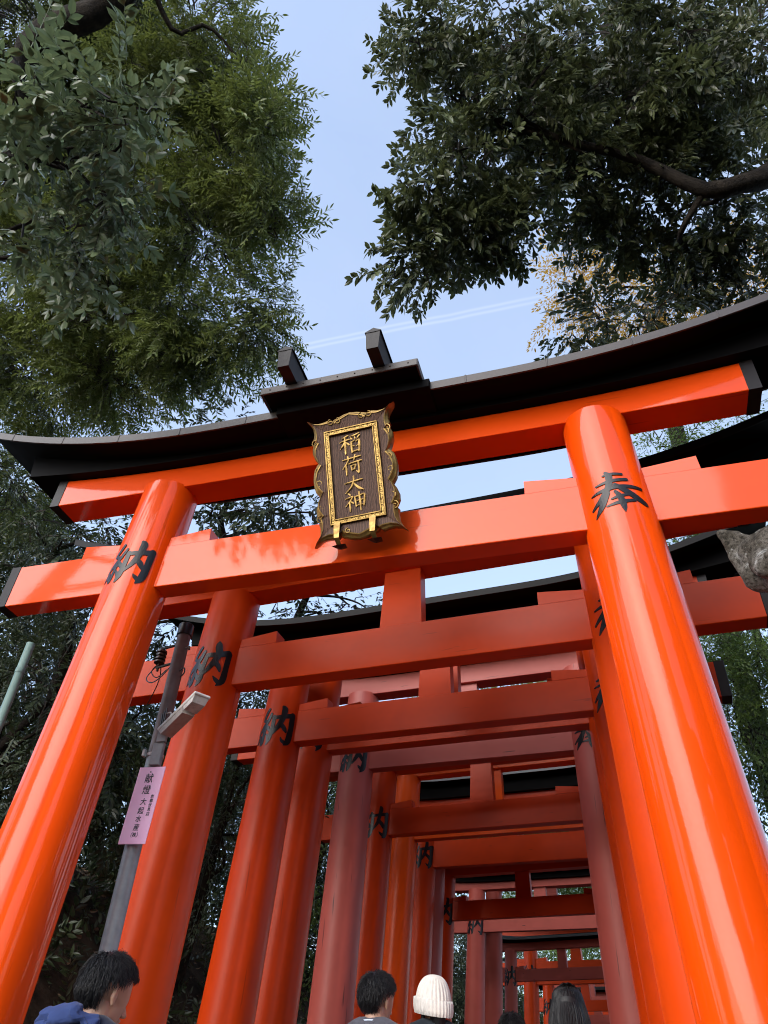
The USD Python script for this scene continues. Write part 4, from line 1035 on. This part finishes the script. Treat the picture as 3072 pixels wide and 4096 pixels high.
def tree(name, label, category, trunk, trunk_r, blobs, kind, mat, per=9, seed=1, scale=1.0, clump=.34, group=None, limbs=True, big_leaves=0, droop=.25, shell=.5, twigs=.5, loc=None, cull=None, bark=None):
    loc = np.array(loc if loc is not None else trunk[0], float)
    t = thing(name, label, category, group, loc=tuple(loc))
    bark = bark or BARK
    P, D, r = fill(blobs, per, kind, seed, clump, shell, droop)
    if cull is not None:
        keep = cull(P); P, D = P[keep], D[keep]
    R_ = np.array([frame_of(d, a) for d, a in zip(D, r.uniform(-.8, .8, len(D)))])
    S_ = scale * r.uniform(.62, 1.28, len(P))
    V_ = r.integers(0, 4, len(P))
    tp = curve(trunk, 22); tr = np.interp(np.linspace(0, 1, 22), np.linspace(0, 1, len(trunk_r)), trunk_r)
    tm = tube(tp, tr, 16)
    v = np.array(tm.vertices); tm.vertices = v + np.array(tm.vertex_normals) * ((meshkit.fbm(v * [6, 6, 1.5], 4, seed) - .5) * .16 * tr.max())[:, None]
    trunk_p = part(t, 'trunk', tm, bark, True)
    if limbs:
        lo = len(tp) // 3
        for q, (c, rad) in enumerate(blobs):
            if q % 2 and len(blobs) > 14: continue
            i = lo + int(np.argmin(np.linalg.norm(tp[lo:] - c + r.normal(0, .9, 3), axis=1))); s = tp[i]
            ln = np.linalg.norm(c - s)
            if c[2] < s[2] - .45: continue
            mid = (s + c) / 2 + r.normal(0, .08, 3) * ln + [0, 0, .08 * ln]
            part(t, 'limb', tube(curve([s, s + (mid - s) * .5 + r.normal(0, .10, 3) * ln, mid, mid + (c - mid) * .6 + r.normal(0, .07, 3) * ln, c], 14), np.linspace(min(tr[i] * .55, .02 + ln * .010), .008, 14), 8), bark, True)
        sel = r.permutation(len(P))[:int(len(P) * twigs * .3)]
        cs = np.array([b[0] for b in blobs]); tw = []
        for i in sel:
            c = cs[np.argmin(np.linalg.norm(cs - P[i], axis=1))]
            m_ = c * .28 + P[i] * .72 + r.normal(0, .06, 3)
            tw.append(tube(curve([c + (P[i] - c) * .45, m_, P[i]], 5), np.linspace(.012, .004, 5), 3, False))
        if tw: part(t, 'twigs', cat(tw), TWIG, kind='stuff')
    if big_leaves:
        q = (P - CAM) @ ROWS.T
        inview = (np.abs(q[:, 0] / q[:, 2]) < .54) & (np.abs(q[:, 1] / q[:, 2]) < .70) & (q[:, 2] > 0)
        order = np.argsort(np.where(inview, np.linalg.norm(q, axis=1), 1e9))
        done, st, use = 0, [], []
        for i in order:
            if done >= big_leaves: break
            lv, lm, stem, _ = sprig(kind, int(V_[i]))
            use.append(i); st.append(moved(stem, lambda v: (v * S_[i]) @ R_[i] + P[i]))
        br = part(t, 'branch', cat(st) if st else None, TWIG) if False else None
        use, st = [], []
        for i in order:
            lv, lm, stem, _ = sprig(kind, int(V_[i]))
            if done + len(lv) > big_leaves: break
            done += len(lv); use.append(i); st.append(moved(stem, lambda v: (v * S_[i]) @ R_[i] + P[i]))
        br = part(t, 'branch', cat(st), TWIG)
        for i in use:
            lv, lm, stem, _ = sprig(kind, int(V_[i]))
            for (RL, p, sc) in lv:
                vv = ((lm[0] * sc) @ RL + p) * S_[i] @ R_[i] + P[i]
                part(br, 'leaf', (vv, lm[1]), mat)
        keep = np.ones(len(P), bool); keep[use] = False
        P, R_, S_, V_ = P[keep], R_[keep], S_[keep], V_[keep]
    pi = UsdGeom.PointInstancer.Define(stage, free(str(t.GetPath()), 'crown'))
    pi.GetPrim().SetCustomDataByKey('kind', 'stuff')
    for kx in range(4):
        lv, lm, stem, leaves = sprig(kind, kx)
        mm = part(str(pi.GetPath()), 'sprig', cat([leaves, stem]), mat)
        pi.CreatePrototypesRel().AddTarget(mm.GetPath())
    pi.CreateProtoIndicesAttr(Vt.IntArray.FromNumpy(V_.astype(np.int32)))
    pi.CreatePositionsAttr(Vt.Vec3fArray.FromNumpy((P - loc).astype(np.float32)))
    q = quat(R_)
    pi.CreateOrientationsAttr(Vt.QuathArray([Gf.Quath(float(a), float(b), float(c), float(d)) for a, b, c, d in q]))
    pi.CreateScalesAttr(Vt.Vec3fArray.FromNumpy(np.repeat(S_[:, None], 3, 1).astype(np.float32)))
    return t


def masses(rows, less=0):
    """(px, py, pixel radius, depth) of the photograph -> (centre, radius) in metres."""
    return [(at(x, y, d), max(r - less, min(r, 50)) * d / FPX) for x, y, r, d in rows]


# the tall tree on the left, its crown over the left of the sky
LT = masses([(150, 120, 430, 11.8), (560, 120, 330, 11.5), (770, 120, 230, 10.6), (880, 330, 210, 10.2), (1020, 350, 140, 9.9), (1060, 520, 175, 9.7), (1035, 740, 170, 9.7), (1060, 880, 105, 9.6), (900, 640, 260, 10.2), (680, 430, 270, 10.8), (560, 850, 300, 10.6),
             (820, 960, 260, 10.2), (1060, 1200, 110, 10.0), (930, 1330, 180, 10.2), (1040, 1320, 80, 10.0), (700, 1300, 260, 10.6), (450, 1250, 280, 10.9), (170, 1100, 290, 11.6), (140, 1500, 290, 11.6), (450, 1510, 210, 10.8), (720, 1440, 150, 10.5), (830, 1430, 110, 10.4), (100, 700, 300, 12), (350, 480, 300, 12), (60, 1900, 240, 11.4)], 55)
g = at(180, 300, 12.6)
tree('tall_tree', 'tall olive green tree whose leafy crown fills the left of the sky', 'tree', [(g[0] - 1.2, g[1] + 1.0, 1.5), (g[0] - 1.0, g[1] + .6, 5), at(130, 700, 12.8), at(110, 230, 9.6), at(440, 15, 9.3), at(700, -250, 9.3)], [.34, .30, .26, .20, .16, .08], LT, 'lance', LEAF_OLIVE, per=52, seed=3, scale=.98, clump=.40, big_leaves=300)
# a nearer branch with broad grey green leaves from the left
NB = masses([(60, 330, 170, 5.6), (220, 420, 160, 5.5), (350, 430, 130, 5.4), (470, 410, 90, 5.4), (490, 540, 90, 5.4), (370, 560, 150, 5.5), (220, 640, 180, 5.6), (60, 720, 200, 5.8), (360, 760, 150, 5.6), (450, 780, 90, 5.5), (260, 900, 150, 5.8), (80, 1000, 160, 5.9), (300, 1060, 90, 5.9)], 85)
tree('broadleaf_tree', 'broad leaved tree reaching grey green leaves in from the left edge', 'tree', [(-6.5, -2.2, 0), (-6.2, -2.3, 3.2), at(-500, 1100, 6.2), at(-250, 800, 6.0), at(60, 600, 5.7)], [.16, .13, .10, .07, .03], NB, 'broad', LEAF_GREY, per=9, seed=9, scale=.84, clump=.24, big_leaves=300, droop=.35, shell=.35, twigs=.8)
# the dark tree over the right of the sky
RT = masses([(1790, 130, 170, 7.7), (1680, 190, 100, 7.6), (1980, 130, 280, 7.8), (2330, 130, 300, 8.0), (2680, 130, 300, 8.2), (2980, 150, 300, 8.3), (1820, 380, 190, 7.6), (2060, 430, 280, 7.7), (2430, 430, 300, 7.8), (2800, 470, 300, 8.0), (1800, 620, 140, 7.5), (1740, 790, 110, 7.4), (1680, 800, 55, 7.4), (1900, 720, 230, 7.6),
             (2240, 720, 280, 7.7), (2560, 780, 250, 7.8), (2900, 760, 240, 8.0), (1740, 940, 110, 7.4), (1700, 1040, 60, 7.4), (1850, 930, 150, 7.5), (1980, 940, 130, 7.6), (2080, 900, 170, 7.6), (2660, 960, 200, 7.9), (2950, 970, 200, 8.0), (2480, 1000, 120, 7.9), (2430, 1280, 110, 7.9), (2330, 1370, 80, 7.9), (2560, 1270, 200, 8.0), (2800, 1190, 200, 8.1), (3020, 1180, 190, 8.2), (2400, 880, 150, 7.8)], 85)
tree('spreading_tree', 'dark evergreen tree hanging over the right of the sky with a thick limb', 'tree', [(6.8, 1.0, 0), (6.5, 1.4, 4.0), at(3320, 760, 7.3), at(3040, 720, 7.0), at(2820, 760, 7.0), at(2560, 640, 7.2), at(2250, 560, 7.3), at(1980, 480, 7.4)], [.36, .30, .16, .105, .07, .05, .035, .02], RT, 'oval', LEAF_BROWN, per=27, seed=5, scale=.86, clump=.30, big_leaves=300, droop=.5)
tree('yellow_tree', 'sunlit yellow leaved tree behind the dark tree on the right', 'tree', [(4.0, 10, .4), at(2700, 1700, 14), at(2650, 1150, 14)], [.2, .14, .05], masses([(2350, 1110, 100, 13.5), (2300, 1210, 70, 13.3), (2400, 1180, 80, 13.4), (2720, 1180, 150, 14), (2870, 1090, 120, 14), (3010, 1200, 130, 14), (2560, 1250, 120, 14), (2500, 1010, 70, 14)]), 'small', LEAF_YELLOW, per=13, seed=8, clump=.4)
# between and behind the gates
tree('slim_tree', 'slim tree whose sparse leafy twigs show through the gap under the first tie beam', 'tree', [at(1060, 3400, 11), at(1110, 2800, 10.8), at(1180, 2500, 10.6), at(1270, 2300, 10.5)], [.09, .08, .06, .03],
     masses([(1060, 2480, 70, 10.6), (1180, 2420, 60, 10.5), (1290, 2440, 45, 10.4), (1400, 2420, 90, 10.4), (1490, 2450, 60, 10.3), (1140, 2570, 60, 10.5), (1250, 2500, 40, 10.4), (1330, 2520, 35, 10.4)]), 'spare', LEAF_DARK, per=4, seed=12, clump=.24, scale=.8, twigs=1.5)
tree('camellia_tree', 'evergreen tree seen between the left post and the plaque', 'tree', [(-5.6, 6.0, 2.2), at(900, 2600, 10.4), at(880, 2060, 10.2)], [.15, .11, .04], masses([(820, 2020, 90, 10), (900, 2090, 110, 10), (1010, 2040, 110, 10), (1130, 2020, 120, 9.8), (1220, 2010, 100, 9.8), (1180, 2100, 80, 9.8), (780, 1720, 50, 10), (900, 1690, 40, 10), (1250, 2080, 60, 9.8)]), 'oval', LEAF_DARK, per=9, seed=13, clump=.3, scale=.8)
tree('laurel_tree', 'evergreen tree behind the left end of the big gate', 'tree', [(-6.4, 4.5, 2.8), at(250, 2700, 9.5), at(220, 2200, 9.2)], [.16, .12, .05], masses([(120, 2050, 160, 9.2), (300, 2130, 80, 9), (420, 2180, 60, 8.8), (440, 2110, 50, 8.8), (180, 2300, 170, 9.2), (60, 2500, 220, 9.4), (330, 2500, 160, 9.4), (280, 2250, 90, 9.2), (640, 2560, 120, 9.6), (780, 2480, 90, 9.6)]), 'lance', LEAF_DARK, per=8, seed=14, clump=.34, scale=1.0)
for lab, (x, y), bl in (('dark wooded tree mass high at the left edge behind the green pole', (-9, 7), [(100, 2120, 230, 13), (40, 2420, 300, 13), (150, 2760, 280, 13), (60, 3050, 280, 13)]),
                        ('shadowy tree behind the big left post and the pink board', (-8, 9), [(400, 2900, 230, 14), (330, 3230, 280, 13.5), (600, 3230, 260, 14), (480, 2760, 130, 14), (200, 3450, 260, 13)]),
                        ('shadowy tree behind the second and third left posts', (-7, 11), [(660, 2930, 230, 15), (900, 2930, 210, 15), (900, 3280, 260, 15), (1090, 3080, 190, 15), (760, 3500, 260, 14), (1060, 2820, 120, 15)]),
                        ('shadowy tree filling the slits between the middle left posts', (-6.5, 14), [(1150, 3350, 250, 17), (1330, 3400, 200, 17), (1330, 3180, 110, 17), (1300, 3720, 260, 17), (1150, 3700, 260, 16)]),
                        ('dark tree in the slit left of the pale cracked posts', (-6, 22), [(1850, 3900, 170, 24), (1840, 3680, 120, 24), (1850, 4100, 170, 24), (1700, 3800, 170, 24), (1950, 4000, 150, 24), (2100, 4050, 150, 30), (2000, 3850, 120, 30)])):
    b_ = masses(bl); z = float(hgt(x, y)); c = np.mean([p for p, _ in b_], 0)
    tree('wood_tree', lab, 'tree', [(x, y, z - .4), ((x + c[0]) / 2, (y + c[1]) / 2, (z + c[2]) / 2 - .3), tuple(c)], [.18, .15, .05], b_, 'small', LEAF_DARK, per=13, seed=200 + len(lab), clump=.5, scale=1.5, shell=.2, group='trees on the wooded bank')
rows = [('dark hillside tree above the bank at the left edge', [(60, 2850, 220, 8.5), (200, 2750, 180, 8.5), (330, 2900, 140, 8.8), (60, 3150, 180, 8.6), (180, 3050, 150, 8.6)], (-6.0, 2.6), LEAF_DARK, 'lance'),
        ('leafy hillside tree showing between the big left post and the grey pole', [(420, 3000, 150, 9.2), (520, 2850, 120, 9.2), (380, 3200, 150, 9), (470, 3350, 110, 9), (600, 2800, 100, 9.4)], (-5.2, 4.2), LEAF_DARK, 'oval'),
        ('hillside shrub showing between the second and third left posts', [(900, 3250, 140, 10), (950, 3050, 120, 10), (870, 3450, 130, 10), (960, 2850, 90, 10.2), (980, 3350, 100, 10), (860, 3600, 120, 9.6), (1000, 2760, 80, 10.4)], (-4.4, 6.2), LEAF_DARK, 'small'),
        ('brighter bush showing in the slit before the faded pinkish left post', [(1310, 3250, 90, 11.5), (1290, 3500, 110, 11.5), (1270, 3750, 110, 11.5), (1340, 3150, 60, 11.5)], (-4.0, 8.0), LEAF_MID, 'small')]
for lab, bl, (x, y), mt, kd in rows:
    b_ = masses(bl); z = float(hgt(x, y)); c = np.mean([p for p, _ in b_], 0)
    tree('hillside_tree', lab, 'tree', [(x, y, z - .3), ((x + c[0]) / 2, (y + c[1]) / 2, (z + c[2]) / 2), tuple(c + [0, 0, .5])], [.10, .08, .03], b_, kd, mt, per=9, seed=20 + len(lab), clump=.36, group='trees on the wooded bank')
tree('hedge_tree', 'brighter green tree to the right of the big right post', 'tree', [(4.6, 7.5, .8), at(3000, 3000, 11), at(2990, 2700, 11)], [.07, .05, .02], masses([(2900, 2620, 130, 10.5), (3010, 2560, 140, 10.5), (3040, 2760, 150, 10.5), (2960, 2900, 140, 10.4), (3050, 3050, 140, 10.4), (3020, 3250, 120, 10.2), (2830, 2640, 60, 10.8), (2950, 2700, 150, 11.2), (3000, 2900, 150, 11), (2900, 2780, 90, 11)]), 'small', LEAF_MID, per=15, seed=31, clump=.36)
tree('back_tree', 'leafy tree behind the black roof ends right of the big right post', 'tree', [(5.4, 9.0, .8), at(3050, 2600, 13), at(2900, 1900, 13)], [.10, .08, .03], masses([(2620, 1790, 90, 12.5), (2740, 1760, 100, 12.5), (2880, 1740, 120, 12.5), (3020, 1700, 120, 12.5), (2680, 1870, 60, 12.5), (2800, 2150, 110, 12.5), (2720, 2200, 80, 12.5), (2900, 2080, 90, 12.5), (3040, 1850, 120, 12.8), (2950, 2250, 130, 12.6)]), 'small', LEAF_MID, per=10, seed=33, clump=.4)
tree('far_tree', 'far green tree closing the view beyond the gates', 'tree', [(1.2, 36, .5), (1.2, 36, 5), (1.4, 36, 9)], [.3, .25, .1], [(np.array([x, 36 + 2 * (i % 2), z]), 2.3) for i, (x, z) in enumerate([(-4, 4), (-1, 3.5), (2, 4), (5, 3.5), (-3, 7.5), (0, 8), (3, 7.5), (-1, 11), (2, 11)])], 'small', LEAF_MID, per=15, seed=35, clump=.8, scale=2.2)
for lab, (x, y), bl in (('added low leafy boughs spreading just above the middle gates', (-4.2, 12.5), [(-1.5, 12.5, 7.6), (.8, 12.5, 7.6), (-.4, 14.5, 8.0), (-2.8, 13, 7.4), (1.8, 14, 7.8), (0, 17, 8.0), (-2, 16.5, 8.0), (0, 20.5, 8.0)]), ('added leafy tree arching over the middle of the tunnel from the left', (-4.5, 15), [(-2.5, 15, 9.5), (-.5, 16, 10.5), (1.2, 15, 10.2), (-3.6, 14, 7.5), (0, 18, 9.8), (-1.5, 18.5, 9.4)]), ('added leafy tree arching over the far end of the tunnel from the right', (4.6, 23), [(2.6, 22, 9), (.6, 23, 10), (-1.4, 22, 9.6), (3.4, 24, 7.5), (.2, 26, 9), (-1.8, 25.5, 8.5), (2, 20, 9.5), (0, 29, 8.5)])):
    b_ = [(np.array(c, float), 1.5) for c in bl]; z = float(hgt(x, y))
    tree('arching_tree', lab, 'tree', [(x, y, z - .3), (x * .95, y, 5), tuple(b_[0][0])], [.2, .17, .08], b_, 'small', LEAF_MID, per=11, seed=300 + int(y), clump=.55, scale=1.5, shell=.2, group='trees added over the path')  # foliage added overhead to block light from the far gates
# trees behind the visitor, which the lacquer mirrors
for i, (x, y, s_, mt, lab) in enumerate([(-14.5, -10.5, .72, LEAF_OLIVE, 'broad evergreen tree left of the forecourt'), (4.0, -17.0, 1.0, LEAF_DARK, 'dark evergreen tree behind the forecourt'), (12.5, -9.0, 1.0, LEAF_DARK, 'dense evergreen tree at the right rear of the forecourt'), (8.8, -1.0, .8, LEAF_BROWN, 'bronze evergreen tree beside the fox statue pedestal')]):
    b_ = [(np.array([x + dx * s_, y + dy * s_, z * s_]), rr * s_) for dx, dy, z, rr in ((0, 0, 8, 2.2), (1.8, .8, 7, 1.9), (-1.8, -.6, 7.2, 1.9), (.6, -1.8, 5.6, 1.8), (-.7, 1.8, 5.4, 1.8), (.2, .2, 11, 2.2), (1.5, -1.2, 9.4, 1.8), (-1.5, 1.2, 9.6, 1.8), (0.2, 0, 3.8, 1.6), (0, .3, 13.6, 1.9), (1.2, -.9, 12.2, 1.5), (-1.2, .9, 12.4, 1.5))]
    tree('forecourt_tree', lab, 'tree', [(x, y, 0), (x + .2, y, 5), (x, y, 12 * s_)], [.34, .26, .06], b_, 'oval', mt, per=22, seed=50 + i, clump=.65, scale=1.9, group='trees round the forecourt')

# dead leaves and low plants on the bank
r = np.random.default_rng(77)


def scatter(name, label, mats, protos, P, R_, S_):
    pi = UsdGeom.PointInstancer.Define(stage, free('/World', name)); tag(pi, label, name.replace('_', ' '), kind='stuff')
    for q, (m, mt) in enumerate(zip(protos, mats)):
        mm = part(str(pi.GetPath()), 'piece', m, mt); pi.CreatePrototypesRel().AddTarget(mm.GetPath())
    pi.CreateProtoIndicesAttr(Vt.IntArray.FromNumpy(r.integers(0, len(protos), len(P)).astype(np.int32)))
    pi.CreatePositionsAttr(Vt.Vec3fArray.FromNumpy(P.astype(np.float32)))
    pi.CreateOrientationsAttr(Vt.QuathArray([Gf.Quath(*map(float, a)) for a in quat(R_)]))
    pi.CreateScalesAttr(Vt.Vec3fArray.FromNumpy(np.repeat(S_[:, None], 3, 1).astype(np.float32)))


n = 2600
xy = np.stack([-2.3 - r.random(n) ** 1.4 * 4.5, r.uniform(-1.5, 14, n)], -1)
P = np.c_[xy, hgt(xy[:, 0], xy[:, 1]) + .01]
D = np.stack([r.normal(size=n), r.normal(size=n), r.normal(0, .35, n)], -1)
scatter('fallen_leaves', 'brown fallen leaves strewn over the soil bank', [DRYLEAF, DRYLEAF], [leaf_mesh(.10, .045, .3, .5), leaf_mesh(.08, .03, .1, .8)], P, np.array([frame_of(d, a) for d, a in zip(D, r.uniform(0, 6, n))]), r.uniform(.6, 1.3, n))
n = 420
xy = np.stack([-2.6 - r.random(n) * 3.6, r.uniform(0, 13, n)], -1)
P = np.c_[xy, hgt(xy[:, 0], xy[:, 1])]
P, k_ = P[P[:, 2] > 1.2], 0
D = np.stack([r.normal(.5, .6, len(P)), r.normal(-.4, .6, len(P)), r.uniform(.2, .9, len(P))], -1)
scatter('undergrowth', 'low dark green undergrowth on the soil bank', [LEAF_DARK, LEAF_DARK], [cat([sprig('lance', 0)[3], moved(sprig('lance', 1)[3], lambda v: rotz(v, 70)), moved(sprig('lance', 2)[3], lambda v: rotz(v, -80))]), cat([sprig('oval', 0)[3], moved(sprig('oval', 1)[3], lambda v: rotz(v, 100))])], P, np.array([frame_of(d, a) for d, a in zip(D, r.uniform(0, 6, len(P)))]), r.uniform(.7, 1.4, len(P)))
